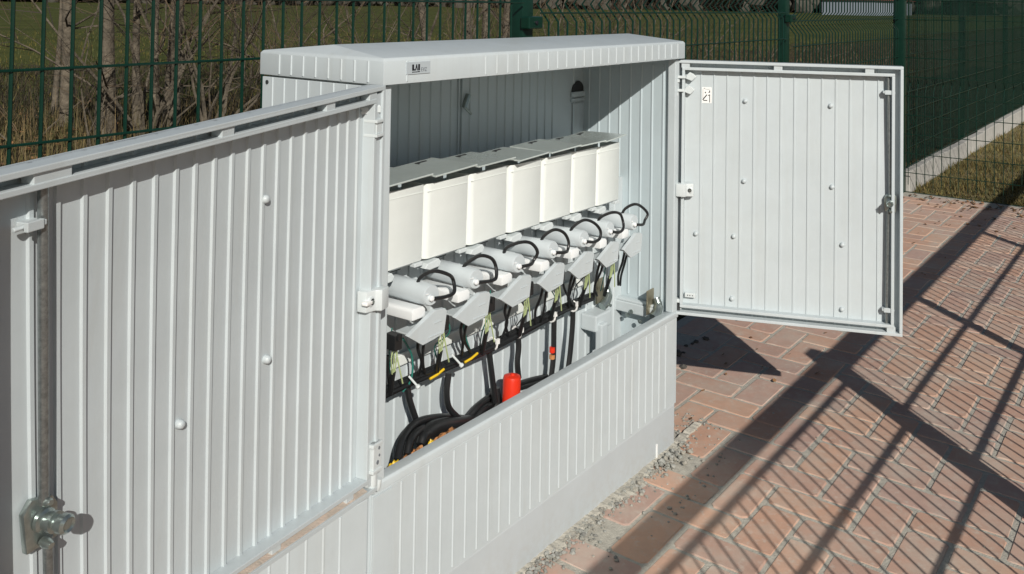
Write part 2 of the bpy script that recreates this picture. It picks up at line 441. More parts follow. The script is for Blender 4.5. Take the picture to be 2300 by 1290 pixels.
# litter: leaves and crumbs on the paving
lf = MB()
def leaf(mb, c, r, rnd):
    a = rnd.uniform(0, 6.28); t = rnd.uniform(-.5, .5)
    vs = []
    for k in range(5):
        th = a + 6.283*k/5; rr = r*(1.0 if k else 1.8)*rnd.uniform(.7, 1.1)
        vs.append((c[0] + rr*math.cos(th), c[1] + rr*.6*math.sin(th), c[2] + rr*t*math.sin(th)*.6 + .002 + abs(t)*rr*.4))
    mb.add(vs, [(0, 1, 2, 3, 4)])
for i in range(260):
    x = 4.95 - abs(rg.gauss(0, .12)) if rg.random() < .6 else rg.uniform(4.2, 4.95); y = rg.uniform(-1.2, .36)
    leaf(lf, (x, y, .003), rg.uniform(.006, .02), rg)
for i in range(34): leaf(lf, (rg.uniform(1.5, 4.4), rg.uniform(-.2, .40), .003), rg.uniform(.004, .013), rg)
for i in range(24): leaf(lf, (rg.uniform(1.25, 2.4), rg.uniform(-.05, .35), .003), rg.uniform(.004, .010), rg)
tag(lf.build('fallen_leaves', LEAFM), 'brown leaf litter along the far edge of the paving', 'leaves', kind='stuff')

# ================================================================== CABINET
cab = empty('cable_cabinet', (W/2, D/2, 0))
tag(cab, 'open pale grey ribbed cable distribution cabinet with both doors swung wide', 'cabinet')
ZB, ZT, ZS, ZP = 1.038, 1.0844, .340, .113
PITCH_R = .0349
def rib_mesh(z0, z1, w, h, m, axis):      # one raised rib; axis 'y': faces -y, 'x': faces -x
    a, b = w/2, w/2*.45
    lo = [(-a, .001), (-b, -h), (b, -h), (a, .001)]
    if axis == 'x': lo = [(y, -x) for x, y in lo]
    return MB().prism([(x, y, z0) for x, y in lo], [(x, y, z1) for x, y in lo]).mesh('rib', m, bevel=.0006, seg=1)
def add_ribs(parent, places, z0, z1, w=.0062, h=.0017, m=None, axis='y'):
    me = rib_mesh(z0, z1, w, h, m or GREY, axis)
    for x, y in places:
        o = bpy.data.objects.new('rib', me); COL.objects.link(o); o.parent = parent; o.location = (x, y, 0)
# plinth
pl = MB(); pl.box(0.0, W-.002, .004, D-.004, -.04, ZP-.0012)
plo = pl.build('plinth', PLINTH, cab, bevel=.004)
st_ = MB(); st_.box(W-.104, W-.0995, .001, .01, .0, .040)
st_.build('plinth_notch', STICK, cab)
# ribbed base panel
bpo = MB().box(.004, W-.003, 0, .014, ZP+.0008, ZS).build('base_panel', GREY, cab, bevel=.0008, seg=1)
add_ribs(bpo, [(.074 + PITCH_R*i, 0) for i in range(29)], ZP+.006, ZS-.004)
# sill along the top of the base panel
prof = [(.0, ZS+.0012), (-.0045, ZS+.004), (-.0045, ZS+.0165), (-.001, ZS+.0200), (.006, ZS+.0198), (.026, ZS+.0165), (.030, ZS+.0130), (.030, ZS+.0012)]
def sill(x0, x1):
    mb = MB(); mb.prism([(x0, a, b) for a, b in prof], [(x1, a, b) for a, b in prof]); return mb
sill(.006, W-.004).build('sill', GREY, cab, bevel=.001, smooth=True)
# walls
sw = MB()
sw.box(.0005, .016, .004, D, ZP, ZB-.004)
swo = sw.build('side_wall', GREY, cab, bevel=.0006, seg=1)
add_ribs(swo, [(.0005, .046 + .0345*i) for i in range(8)], ZP+.005, ZB-.004, axis='x')
tag(swo, 'left side wall with fine vertical ribs')
hole = MB().lathe((.0008, D-.015, ZB-.014), (-1, 0, 0), [(.004, 0), (.004, .002)], 10).build('bolt_hole', DARK, swo)
sr = MB(); X1 = W-.018
sr.box(X1, W-.004, .004, D, ZP, ZB-.004)
sro = sr.build('side_wall', GREY2, cab, bevel=.0006, seg=1)
add_ribs(sro, [(X1, .040 + .0345*i) for i in range(8)], ZS+.04, ZB-.02, .008, .0024, GREY2, 'x')
bk = MB(); YB = D-.014
bk.box(.016, X1, YB, YB+.010, ZP, ZB-.004)
bko = bk.build('back_wall', GREY2, cab, bevel=.0006, seg=1); tag(bko, 'ribbed inner back wall, upper half in the shade of the hood')
add_ribs(bko, [(.04 + .0349*i, YB) for i in range(30) if abs(.04+.0349*i-.555) > .02 and abs(.04+.0349*i-1.0) > .05], ZP+.02, ZB-.02, .009, .003, GREY2)
sm = MB().box(.551, .556, YB-.004, YB-.0005, .5, 1.0).box(.562, .570, YB-.006, YB-.0005, .5, 1.01); sm.build('seam_strip', GREY2, bko, bevel=.001)
# arched knock-out vent, slot and hole high on the back wall
vc_ = at(1299, 196, YB-.004); mb = MB()
ring = [(vc_.x + .030*math.cos(t), vc_.z - .012 + .030*math.sin(t)) for t in [math.pi*i/14 for i in range(15)]]
mb.prism([(a, YB-.0035, b) for a, b in ring], [(a, YB-.0012, b) for a, b in ring]); mb.build('vent_arch', DARK, bko)
mb = MB(); mb.box(vc_.x-.036, vc_.x+.036, YB-.009, YB-.001, vc_.z-.026, vc_.z-.0125).box(vc_.x-.036, vc_.x+.036, YB-.007, YB-.001, vc_.z-.040, vc_.z-.031)
mb.build('vent_sill', GREY2, bko, bevel=.001)
MB().box(vc_.x-.026, vc_.x+.030, YB-.0045, YB-.0012, vc_.z-.3, vc_.z-.045).build('cover_strip', GREY2, bko, bevel=.001)
q = at(1322, 180, YB-.002); MB().lathe((q.x, YB-.0005, q.z), (0, -1, 0), [(.005, 0), (.005, .003)], 10).build('knob', BLACK, bko)
q = at(1045, 226, YB-.01); a = MB()
a.tube([(q.x-.004, YB-.012, q.z-.016), (q.x+.010, YB-.012, q.z+.014)], .0075, 8).tube([(q.x-.006, YB-.012, q.z-.014), (q.x+.016, YB-.016, q.z-.034)], .003, 6)
a.build('hook', ZINC, bko, smooth=True)
# front corner posts
for x0, x1 in ((.004, .030), (W-.030, W-.006)):
    p = MB(); p.box(x0, x1, -.002, .020, ZS+.0195, ZB-.003); p.build('corner_post', GREY, cab, bevel=.002)
# base posts, flat corner strips beside the ribbed panel
MB().box(.006, .050, -.0022, -.0004, ZP+.004, ZS-.003).build('corner_strip', GREY, cab, bevel=.0006)
# hood: vertical skirt with ribs and a shallow hipped top
O = .0015
def hood():
    mb = MB(); x0, x1, y0, y1 = -O, W+O, -.014, D+.006
    zr = ZT + .016; yr = (y0+y1)/2
    c = .005
    ring = lambda i, z: [(x0+i, y0+i, z), (x1-i, y0+i, z), (x1-i, y1-i, z), (x0+i, y1-i, z)]
    r0, r1, r2 = ring(0, ZB), ring(0, ZT-c), ring(c*.75, ZT)
    vs = r0 + r1 + r2 + [(x0+.036, yr, zr), (x1-.016, yr, zr)]
    fs = []
    for a in (0, 4):
        for k in range(4): fs.append((a+k, a+(k+1) % 4, a+4+(k+1) % 4, a+4+k))
    fs += [(8, 9, 13, 12), (10, 11, 12, 13), (9, 10, 13), (11, 8, 12)]
    vi = ring(.010, ZB); vj = ring(.010, ZT-.012)
    mb.add(vs, fs)
    n = len(mb.v); mb.v += vi + vj
    mb.f += [(k, (k+1) % 4, n+(k+1) % 4, n+k) for k in range(4)]
    mb.f += [(n+k, n+(k+1) % 4, n+4+(k+1) % 4, n+4+k) for k in range(4)] + [(n+4, n+5, n+6, n+7)]
    return mb
ho = hood().build('hood', GREY, cab, bevel=.0016, smooth=True)
add_ribs(ho, [(x, -.014) for x in [.055] + [.272 + PITCH_R*i for i in range(24)]], ZB+.003, ZT-.006, .0055, .0014)
add_ribs(ho, [(-O, .024 + .0345*i) for i in range(8)], ZB+.003, ZT-.006, .006, .0018, axis='x')
# little drip teeth under the hood edge
dtm = MB().box(0, .016, .012, .018, ZB-.004, ZB+.004).mesh('drip_tooth', GREY2)
for i in range(22):
    o = bpy.data.objects.new('drip_tooth', dtm); COL.objects.link(o); o.parent = ho; o.location = (.05+.047*i, 0, 0)
# name plate with the maker's mark
YP = -.0145
P0, P1 = at(912, 170, YP), at(966, 139, YP)
px0, px1, pz0, pz1 = P0.x, P1.x, (at(913, 168.5, YP).z + at(966, 164, YP).z)/2, (at(913, 141.5, YP).z + at(966, 136, YP).z)/2
npo = MB().box(px0, px1, YP-.0012, YP+.0008, pz0, pz1).build('name_plate', PLATE, ho, bevel=.0004, seg=1)
tag(npo, 'small silver plate with a black angular letter mark')
pw, ph = px1-px0, pz1-pz0
lg = MB()
def mark(poly, mbx=lg, t=.0004):
    ring0 = [(px0 + pw*a, YP-.0013-t, pz0 + ph*b) for a, b in poly]
    mbx.prism(ring0, [(x, YP-.0011, z) for x, y, z in ring0])
mark([(.225,.30),(.225,.80),(.295,.80),(.300,.42),(.345,.42),(.335,.30)])
mark([(.345,.30),(.395,.80),(.425,.80),(.455,.30),(.425,.30),(.405,.58),(.375,.30)])
mark([(.475,.30),(.475,.80),(.545,.80),(.545,.30)])
mark([(.225,.15),(.225,.21),(.33,.21),(.33,.15)]); mark([(.345,.15),(.345,.21),(.44,.21),(.44,.15)]); mark([(.455,.16),(.455,.23),(.545,.23),(.545,.16)])
lg.build('emblem', INK, ho)
tx = MB()
def g(poly): mark(poly, tx)
for x in (.605,): g([(x,.20),(x,.50),(x+.014,.50),(x+.014,.20)])
for z in (.20,.34,.485): g([(.605,z),(.605,z+.025),(.665,z+.025),(.665,z)])
g([(.675,.50),(.69,.50),(.715,.24),(.705,.20)]); g([(.735,.50),(.75,.50),(.715,.20),(.705,.24)])
g([(.76,.47),(.76,.50),(.835,.50),(.835,.47)]); g([(.815,.48),(.832,.48),(.775,.21),(.758,.21)]); g([(.76,.20),(.76,.235),(.835,.235),(.835,.20)])
tx.build('plate_lettering', INKG, ho)

# ---- doors
def frame_bars(mb, s0, s1, z0, z1, w, d0, d1):
    mb.box(s0, s1, d0, d1, z1-w, z1); mb.box(s0, s1, d0, d1, z0, z0+w)
    for a in (s0, s1-w): mb.prismz([(a, d0), (a+w, d0), (a+w, d1), (a, d1)], z0+w, z1-w, 14)
# local door space: x = distance from hinge, y = depth towards the inside (positive), z = height above door foot
def make_door(name, label, s0, s1, H, ribs, fmap, rw, rh):
    fm = lambda x, y, z: fmap(x, y, z)
    sx = [s0+.004 + (s1-s0-.008)*i/40 for i in range(41)]
    dm = MB(); dm.prismz([(x, -.030) for x in sx] + [(x, -.0245) for x in reversed(sx)], .0, H, 28)
    d = dm.mapped(fm).build(name, GREY, cab, smooth=True); tag(d, label)
    for s in ribs:
        a, b = rw/2, rw/2*.55
        MB().prismz([(s-a, -.0255), (s-b, -.0245+rh), (s+b, -.0245+rh), (s+a, -.0255)], .0, H, 28).mapped(fm).build('rib', GREY, d)
    r = MB(); frame_bars(r, s0, s1, 0, H, .0075, -.034, 0); r.mapped(fm).build('outer_rim', GREY, d, bevel=.0012)
    r = MB(); frame_bars(r, s0+.022, s1-.020, .019, H-.019, .0075, -.0246, -.002); r.mapped(fm).build('inner_rim', GREY, d, bevel=.0012)
    return d, fm
# right door
HR = Vector((1.0991, .0102, .3514)); TR = -1.1954
ER = Vector((math.cos(TR), math.sin(TR), 0)); NR = Vector((math.sin(TR), -math.cos(TR), 0))
def mapR(s, d, z): return HR + ER*s + NR*d + Vector((0, 0, z))
grooves = [.0719 + .0348*i for i in range(14)]
dr, fR = make_door('door', 'right hand door with white sticker, lit brightly by the sun', 0, .5823, .682, grooves, mapR, .0062, .0022)
# left door: slightly racked, hangs open about 165 degrees
HL = Vector((.03, -.032, 0)); HLH = .66
def mapL(s, d, z):
    v = z/HLH; a = R(11 + 6*v); ss = s*(.94 + .12*v)
    zt = 1.043 - .033*(1.055*s - .065); zb = .378 + .075*(.94*s - .09)
    p = HL + Vector((-math.cos(a), -math.sin(a), 0))*ss + Vector((math.sin(a), -math.cos(a), 0))*d
    p.z = zb + (zt - zb)*v
    return p
lribs = [.684,.654,.622,.59,.558,.526,.494,.463,.43,.398,.367,.336,.305,.275,.244,.214,.185,.158,.132,.104]
dl, fL = make_door('door', 'left hand door in raking light with strong vertical ribs', .060, .765, HLH, lribs, mapL, .0085, .0030)
def invz(d, z, s):   # local height on the left door for a world height
    zt = 1.043 - .033*(1.055*s - .065); zb = .378 + .075*(.94*s - .09)
    return (z - zb)/(zt - zb)*HLH
def boltm():
    mb = MB(); mb.lathe((0, 0, 0), (0, 1, 0), [(.0062, 0), (.0066, .0012), (.0055, .006), (.0035, .008), (.001, .0085)], 12); return mb
def bolt(s, z, fm, door, d=-.0245, k=1.0):
    b = MB(); b.lathe((s, d, z), (0, 1, 0), [(.0060*k, -.001), (.0064*k, .0015), (.0052*k, .0065), (.0034*k, .0082), (.0012*k, .0086)], 12)
    b.mapped(fm).build('bolt', GREY, door, smooth=True)
for s, z in ((.1888,.9281),(.4071,.9244),(.1872,.7146),(.4117,.7139),(.0616,.5654),(.1617,.5661),(.438,.5661),(.1586,.4005),(.4379,.3998)):
    bolt(s, z-.3514, fR, dr)
for s, z in ((.332,.909),(.320,.680),(.482,.657)): bolt(s, invz(0, z, s), fL, dl, k=1.05)
# bridges across the rim channels
for s in (.02, .262, .49): MB().box(s, s+.022, -.02, -.0035, .682-.0205, .682-.0065).mapped(fR).build('rim_bridge', GREY, dr, bevel=.001)
MB().box(.545, .566, -.02, -.0035, .006, .021).mapped(fR).build('rim_bridge', GREY, dr, bevel=.001)
for s in (.082, .20, .42, .655): MB().box(s, s+.022 + (.02 if s > .6 else 0), -.02, -.003, HLH-.0205, HLH-.0065).mapped(fL).build('rim_bridge', GREY, dl, bevel=.001)
for s in (.12, .30, .50): MB().box(s, s+.02, -.02, -.006, .006, .020).mapped(fL).build('rim_bridge', GREY, dl, bevel=.001)
MB().prismz([(.0672, -.0245), (.0835, -.0245), (.0835, -.004), (.0672, -.004)], .012, HLH-.012, 14).mapped(fL).build('hinge_flange', GREY, dl)
DIRT = mat('dust_in_channel', (.62, .50, .42), .95, noise=(60, .2), col2=(.42, .39, .34), bump=(300, .6, .002))
dm_ = MB(); rd = random.Random(2)
for k in range(41):
    sx_ = .086 + .655*k/40
    dm_.v += [(sx_, -.024, .0076), (sx_, -.024, .0150 + rd.uniform(-.0015, .0015)), (sx_, -.013, .0105 + rd.uniform(-.0012, .0012)), (sx_, -.003, .0085), (sx_, -.003, .0074)]
for k in range(40):
    for q_ in range(5): a = k*5; dm_.f.append((a+q_, a+(q_+1) % 5, a+5+(q_+1) % 5, a+5+q_))
dmo = dm_.mapped(fL).build('channel_dust', DIRT, dl, smooth=True)
# hinge hardware: centre hinge block with screw, top and bottom clips
def hinge_block(fm, door, s, z, flip=1):
    b = MB(); lo = [(s-.012, -.006), (s-.012, .012), (s+.012, .014), (s+.016, .004), (s+.034, -.002), (s+.034, -.020), (s-.006, -.020)]
    b.prism([(x, y, z-.017) for x, y in lo], [(x, y, z+.017) for x, y in lo])
    h = b.mapped(fm).build('hinge_block', PALE, door, bevel=.0025, smooth=True)
    c = MB(); c.lathe((s+.024, -.004, z), (0, 1, 0), [(.0085, -.004), (.0085, .006), (.0070, .007)], 16); c.mapped(fm).build('hinge_boss', PALE, door, smooth=True)
    c = MB(); c.lathe((s+.024, .0032, z), (0, 1, 0), [(.0052, -.002), (.0052, .0012)], 14); c.mapped(fm).build('screw_hole', DARK, door)
    c = MB(); c.lathe((s+.024, .0045, z), (0, 1, 0), [(.0034, -.002), (.0030, .0012)], 10); c.mapped(fm).build('screw', ZINC, door, smooth=True)
def clip(fm, door, s, z, up=1):
    b = MB(); b.box(s-.004, s+.020, -.012, .004, z-.003, z+.004)
    b.box(s-.010, s+.004, -.020, .006, z-.010*up-.004, z-.010*up+.004)
    lo = [(s+.020, z-.004), (s+.036, z-.010), (s+.048, z+.002), (s+.040, z+.009), (s+.030, z+.014), (s+.022, z+.006)]
    b.prism([(x, -.020, y) for x, y in lo], [(x, -.006, y) for x, y in lo])
    b.mapped(fm).build('hinge_clip', PALE, door, bevel=.0012)
hinge_block(fR, dr, .022, .334)
clip(fR, dr, .012, .636); clip(fR, dr, .008, .600)
b = MB(); b.box(.034, .062, -.024, -.012, .044, .056).box(.006, .030, -.02, -.004, .030, .040).box(.004, .026, -.03, -.012, .010, .026); b.mapped(fR).build('hinge_clip', PALE, dr, bevel=.002)
b = MB(); b.box(.008, .022, -.016, -.009, .009, .027); b.mapped(fR).build('hinge_pocket', DARK, dr)
for s in (.042, .048, .055):
    c = MB().lathe((s, -.0122, .050), (0, 1, 0), [(.0015, 0), (.0015, .0006)], 8); c.mapped(fR).build('screw_hole', DARK, dr)
hinge_block(fL, dl, .068, .316)
b = MB(); b.box(.086, .110, -.006, .0050, .313, .319); b.mapped(fL).build('hinge_pin', STICK, dl, bevel=.002)
# wide hinge strap at the top and foot of the left door
MB().prism([(.074, -.018, .640), (.096, -.022, .622), (.098, -.022, .626), (.074, .000, .628)], [(.074, -.018, .628), (.096, -.022, .617), (.098, -.022, .620), (.074, .000, .617)]).mapped(fL).build('hinge_strap', PALE, dl, bevel=.001)
b = MB(); b.box(.070, .090, -.022, .003, .602, .607); b.box(.070, .086, -.022, .000, .584, .602); b.box(.069, .090, -.022, .003, .579, .584)
b.mapped(fL).build('hinge_strap', PALE, dl, bevel=.001)
b = MB(); b.box(.056, .080, -.02, .004, .034, .082); b.box(.055, .084, -.02, .006, .076, .082); b.box(.055, .083, -.02, .006, .034, .040)
b.mapped(fL).build('hinge_strap', PALE, dl, bevel=.0015)
for s, z, r in ((.064, .072, .0028), (.068, .050, .0036), (.063, .060, .0022)):
    c = MB().lathe((s, .0042, z), (0, 1, 0), [(r, -.002), (r, .0006)], 10); c.mapped(fL).build('rivet_hole', INKG, dl)
b = MB(); b.lathe((.066, -.008, .006), (0, 0, 1), [(.007, 0), (.009, .008), (.008, .03)], 14); b.lathe((.054, -.004, .004), (0, .2, 1), [(.004, -.006), (.006, 0), (.005, .014)], 12)
b.mapped(fL).build('hinge_pin', PALE, dl, smooth=True)
# locking bars and locks
def lock(fm, door, s, z, k, foot, head, tilt):
    a = MB(); a.tube([(s, -.012, z+.02), (s + tilt, -.014, head)], .0052*k, 10); a.tube([(s - .004, -.012, z-.022), (s - .004 + tilt*.6, -.014, foot)], .0052*k, 10)
    a.mapped(fm).build('locking_bar', ROD, door, smooth=True)
    a = MB()
    lo = [(s-.017*k, z-.030*k), (s+.019*k, z-.033*k), (s+.022*k, z+.016*k), (s+.012*k, z+.030*k), (s-.012*k, z+.024*k), (s-.018*k, z+.012*k)]
    a.prism([(x, -.0215, y) for x, y in lo], [(x, -.0135, y) for x, y in lo])
    a.mapped(fm).build('lock_plate', ZINC, door, bevel=.0015, smooth=True)
    a = MB(); a.lathe((s, -.014, z), (-.15, 1, 0), [(.014*k, 0), (.014*k, .004), (.0105*k, .006), (.0105*k, .011), (.0125*k, .0125), (.0125*k, .017), (.009*k, .018), (.009*k, .022), (.0115*k, .0235), (.0115*k, .030), (.0085*k, .033), (.006*k, .031)], 6 if k < .9 else 18)
    a.lathe((s+.001, -.010, z-.026*k), (0, 1, -.2), [(.006*k, -.003), (.0065*k, .004), (.004*k, .010)], 10)
    a.lathe((s-.001, -.010, z+.022*k), (0, 1, .2), [(.005*k, -.003), (.0055*k, .004), (.003*k, .008)], 10)
    a.mapped(fm).build('lock_cylinder', ZINC, door, smooth=True)
def guide(fm, door, s, z):
    a = MB(); a.box(s-.014, s+.004, -.0245, -.006, z-.003, z+.003).box(s-.010, s+.008, -.010, -.0045, z-.006, z+.005); a.tube([(s-.008, -.012, z), (s+.016, -.014, z-.002)], .003, 8)
    a.mapped(fm).build('bar_guide', GREY, door, bevel=.001)
lock(fR, dr, .5525, .334, .78, .012, .655, -.006)
guide(fR, dr, .548, .615); guide(fR, dr, .548, .062)
lock(fL, dl, .680, invz(0, .642, .68), 1.0, -.01, HLH-.025, -.002)
guide(fL, dl, .694, invz(0, .962, .70))
# instruction sticker on the right door
sx0, sx1, sz0, sz1 = .0715, .1000, .918-.3514, .961-.3514
stk = MB().box(sx0, sx1, -.0247, -.0240, sz0, sz1).mapped(fR).build('instruction_sticker', STICK, dr)
pm = MB()
def ink(poly):
    rr = [(sx0 + (sx1-sx0)*a, -.0240, sz0 + (sz1-sz0)*b_) for a, b_ in poly]
    pm.prism(rr, [(x, -.0235, z) for x, y, z in rr])
ink([(.12,.22),(.20,.18),(.58,.50),(.52,.55)]); ink([(.22,.14),(.22,.19),(.58,.19),(.58,.14)]); ink([(.36,.62),(.36,.70),(.46,.70),(.46,.62)])
ink([(.78,.05),(.78,.55),(.84,.55),(.84,.05)]); ink([(.66,.47),(.66,.52),(.78,.52),(.78,.47)]); ink([(.66,.66),(.74,.70),(.78,.80),(.84,.80),(.84,.66)])
ink([(.22,.88),(.30,.95),(.38,.88),(.34,.88),(.30,.92),(.26,.88)]); ink([(.40,.865),(.40,.88),(.80,.88),(.80,.865)]); ink([(.17,.3),(.17,.86),(.19,.86),(.19,.3)])
pm.mapped(fR).build('sticker_pictogram', INK, dr)

# ---- inside the cabinet: rails and brackets at the right
MB().box(.017, X1-.001, .04, YB-.001, .03, .05).build('sand_fill', SAND, cab)
cr = MB(); cr.box(X1-.030, X1-.0035, .045, .190, .338, .366); cr.box(X1-.026, X1-.004, .05, .186, .366, .372)
cr.build('side_rail', GREY, cab, bevel=.003)
# wider corner block with slots
q = at(1318, 690, .165); cb = MB(); cb.box(q.x-.028, q.x+.046, .118, .1655, .335, .376); cb.box(q.x-.02, q.x+.010, .105, .125, .262, .355); cb.box(q.x-.028, q.x-.008, .115, .130, .274, .288)
cb.build('corner_bracket', GREY, cab, bevel=.004)
for (u, v, yy) in ((1353, 655, .148), (1466, 680, .052)):
    c = at(u, v, yy); k = 1.0
    pz = c.z; a = MB()
    a.box(c.x-.020, c.x+.018, yy+.006, yy+.009, pz-.030, pz+.034)
    po = a.build('bracket_plate', STEELB, cab, bevel=.002)
    a = MB(); pth = spline([(c.x+.008, yy-.006, pz+.012), (c.x+.006, yy-.014, pz-.004), (c.x-.008, yy-.018, pz-.020), (c.x-.026, yy-.016, pz-.030)], 5)
    a.tube(pth, [.010]*6 + [.012]*(len(pth)-6), 10)
    a.tube([(c.x-.010, yy-.02, pz-.026), (c.x-.010, yy-.034, pz-.028)], .004, 8)
    a.build('clamp_claw', ZINC, cab, smooth=True)
for u, v in ((1410, 707), (1438, 722), (1418, 700)):
    c = atx(u, v, X1-.031); MB().lathe(c, (-1, 0, 0), [(.006, 0), (.006, .003), (.003, .0034)], 10).build('rail_screw', ZINC, cab, smooth=True)
# ribbed mounting panel in front of the lower back wall, with a pale cable rail
YM = .166
mpo = MB().box(.017, X1-.0005, YM, YM+.006, .052, .70).build('mounting_panel', GREY, cab)
add_ribs(mpo, [(.045 + .0349*i, YM) for i in range(30)], .056, .69, .009, .003, GREY)
MB().box(.02, .90, YM-.012, YM-.0035, .452, .474).build('cable_rail', WHITE, cab, bevel=.002)

# ================================================================== CONNECTION UNITS (seven, side by side)
def make_unit(rnd):
    u = empty('connection_unit'); J = lambda k: rnd.uniform(-k, k)*.6
    Wd, Dp, Hh = .121, .063, .149
    # white housing: thin rounded shell, open at the top
    def shell(off, z0, z1, taper):
        pts = [(0+off, Dp), (0+off, .014)]
        for i in range(5):
            t = math.pi + math.pi/2*(i+1)/5; pts.append((.014 + (.014-off)*math.cos(t), .014 + (.014-off)*math.sin(t)))
        for i in range(4):
            t = -math.pi/2 + math.pi/2*(i+1)/4; pts.append((Wd-.008 + (.008-off)*math.cos(t), .008 + (.008-off)*math.sin(t)))
        pts.append((Wd-off, Dp)); return pts
    a, b = shell(0, 0, 0, 0), shell(.0028, 0, 0, 0)
    mb = MB(); n = len(a); m = len(b)
    for z, tz in ((0, .006), (Hh, 0)):
        for x, y in a: mb.v.append((x + (Wd/2-x)*tz, y + tz*.4, z))
    for x, y in b: mb.v.append((x, y, Hh)),
    for x, y in b: mb.v.append((x, y, Hh-.022))
    for i in range(n-1):
        mb.f.append((i, i+1, n+i+1, n+i)); mb.f.append((n+i, n+i+1, 2*n+i+1, 2*n+i)); mb.f.append((2*n+i, 2*n+i+1, 2*n+m+i+1, 2*n+m+i))
    mb.f.append(tuple(range(n))); mb.f.append(tuple(2*n+m+i for i in range(m)))
    mb.build('housing', WHITE, u, smooth=True, local=True)
    l = MB(); l.box(-.002, .114, -.027, .104, -.0018, .0018)
    lid = l.build('lid', LID, u, bevel=.0012, local=True); lid.location = (0, 0, Hh+.015)
    s = MB(); s.box(.052, .082, .086, .091, .0019, .0029); s.box(.052, .056, .079, .087, .0019, .0029); s.build('lid_slot', INK, lid, local=True)
    h = MB(); h.box(.01, .11, .0638, .075, Hh-.03, Hh+.0135); h.build('lid_hinge', LID, u, bevel=.001, local=True)
    k = MB(); k.box(.050, .078, .02, .062, -.012, -.001); k.box(.000, .120, .045, .063, -.016, -.002); k.build('support_rail', DARK, u, local=True)
    c = MB(); lo = [(-.004, -.016), (.004, -.008), (.034, -.004), (.040, -.012), (.034, -.020), (.010, -.021)]
    c.prism([(x, -.004, z) for x, z in lo], [(x, .020, z) for x, z in lo]); c.box(.040, .112, .010, .016, -.006, -.001); c.box(.096, .118, .0, .014, -.010, -.002)
    c.build('catch', PALE, u, bevel=.0015, local=True)
    # tube (points to the front and a little down)
    T0 = Vector((.078, .060, -.046)); T1 = Vector((.070 + J(.003), -.070 + J(.004), -.041 + J(.003))); ax = (T1-T0); Lt = ax.length
    t = MB(); t.lathe(T0, ax, [(.0202, 0), (.0208, .004), (.0208, Lt-.020), (.0200, Lt-.018), (.0200, Lt-.004), (.0178, Lt)], 24)
    to = t.build('tube', TUBEM, u, smooth=True, local=True)
    e = ax.normalized(); kmb = MB(); kmb.lathe(T1 + Vector((-.004, 0, -.004)), e, [(.0055, -.002), (.0055, .006), (.003, .008)], 10); kmb.box(T1.x-.015, T1.x-.009, T1.y-.0015, T1.y+.001, T1.z+.004, T1.z+.006)
    kmb.build('tube_nipple', BLOCKM, u, smooth=True, local=True)
    # white block under the tube
    B0 = Vector((.051, .060, -.075)); B1 = Vector((.046 + J(.003), -.062 + J(.004), -.069 + J(.003)))
    pr = [(-.017, -.011), (.017, -.011), (.017, .004), (.011, .010), (-.012, .011), (-.017, .007)]
    bmb = MB(); bmb.prism([B0 + Vector((x, 0, z)) for x, z in pr], [B1 + Vector((x, 0, z)) for x, z in pr]); bmb.build('terminal_block', BLOCKM, u, bevel=.003, smooth=True, local=True)
    # grey folded bracket at the front
    G = [(.008, -.100), (.078, -.071), (.104, -.075), (.109, -.081), (.102, -.121), (.074, -.125), (.046, -.127)]
    gm_ = MB(); gm_.prism([(x, -.074, z) for x, z in G], [(x*.98, -.066, z+.001) for x, z in G]); gm_.box(.030, .094, -.068, -.020, -.1095, -.1065); gm_.box(.088, .094, -.068, -.03, -.108, -.085); gm_.box(.074, .094, -.0755, -.074, -.096, -.0935); gm_.box(.060, .094, -.0755, -.0735, -.1185, -.1165)
    gm_.build('bracket', GREY, u, bevel=.0022, local=True)
    k = MB(); k.box(-.012, .006, -.062, -.035, -.124, -.096); k.box(-.008, -.002, -.066, -.062, -.106, -.092); k.build('cable_clamp', BLACK, u, bevel=.003, local=True)
    # black loop from the housing to the tube nipple
    lp = spline([(.070 + J(.004), -.030, -.034), (.066 + J(.005), -.044, -.014 + J(.004)), (.085 + J(.006), -.062 + J(.006), .000 + J(.004)), (.112 + J(.006), -.070 + J(.008), -.010 + J(.005)), (.126 + J(.007), -.073 + J(.01), -.030 + J(.005)), (.119 + J(.006), -.077 + J(.008), -.046 + J(.005)), (.099 + J(.004), -.080, -.051 + J(.003)), (T1.x+.002, T1.y-.007, T1.z-.005)], 7)
    lm = MB(); lm.tube(lp, .0036, 8); lm.build('cable_loop', BLACK, u, smooth=True, local=True)
    # leads that drop to the bundle
    MB().tube(spline([(.068, -.045, -.113), (.070 + J(.008), -.034, -.150), (.096 + J(.012), -.012 + J(.01), -.190), (.112 + J(.016), .004, -.226)], 6), .0032, 7).build('black_lead', BLACK, u, smooth=True, local=True)
    MB().tube(spline([(.086, -.045, -.113), (.088 + J(.010), -.032, -.155), (.108 + J(.014), -.01 + J(.01), -.195), (.130 + J(.014), .002, -.228)], 6), .0030, 7).build('black_lead', BLACK, u, smooth=True, local=True)
    for i in range(3):
        dx = (i-1.0)*.0045; MB().tube(spline([(.000 + dx*.6, -.05, -.118), (.004 + dx*1.5, -.044, -.142), (.016 + dx*.6, -.030, -.180)], 6), .0013, 6).build('earth_lead', GRNYEL, u, smooth=True, local=True)
    MB().tube(spline([(.004, -.048, -.13), (.022, -.040, -.172), (.040, -.030, -.206)], 6), .0015, 6).build('earth_lead', GRNYEL, u, smooth=True, local=True)
    for q_ in range(1):
        x0 = .03 + J(.02); MB().tube(spline([(x0, -.02, -.10), (x0 + J(.02), -.012 + J(.02), -.15), (x0 + .02 + J(.025), .01 + J(.015), -.19), (x0 + .03 + J(.02), .03, -.235)], 6), .0014, 6).build('thin_lead', TEAL if q_ == 0 and rnd.random() < .6 else BLACK, u, smooth=True, local=True)
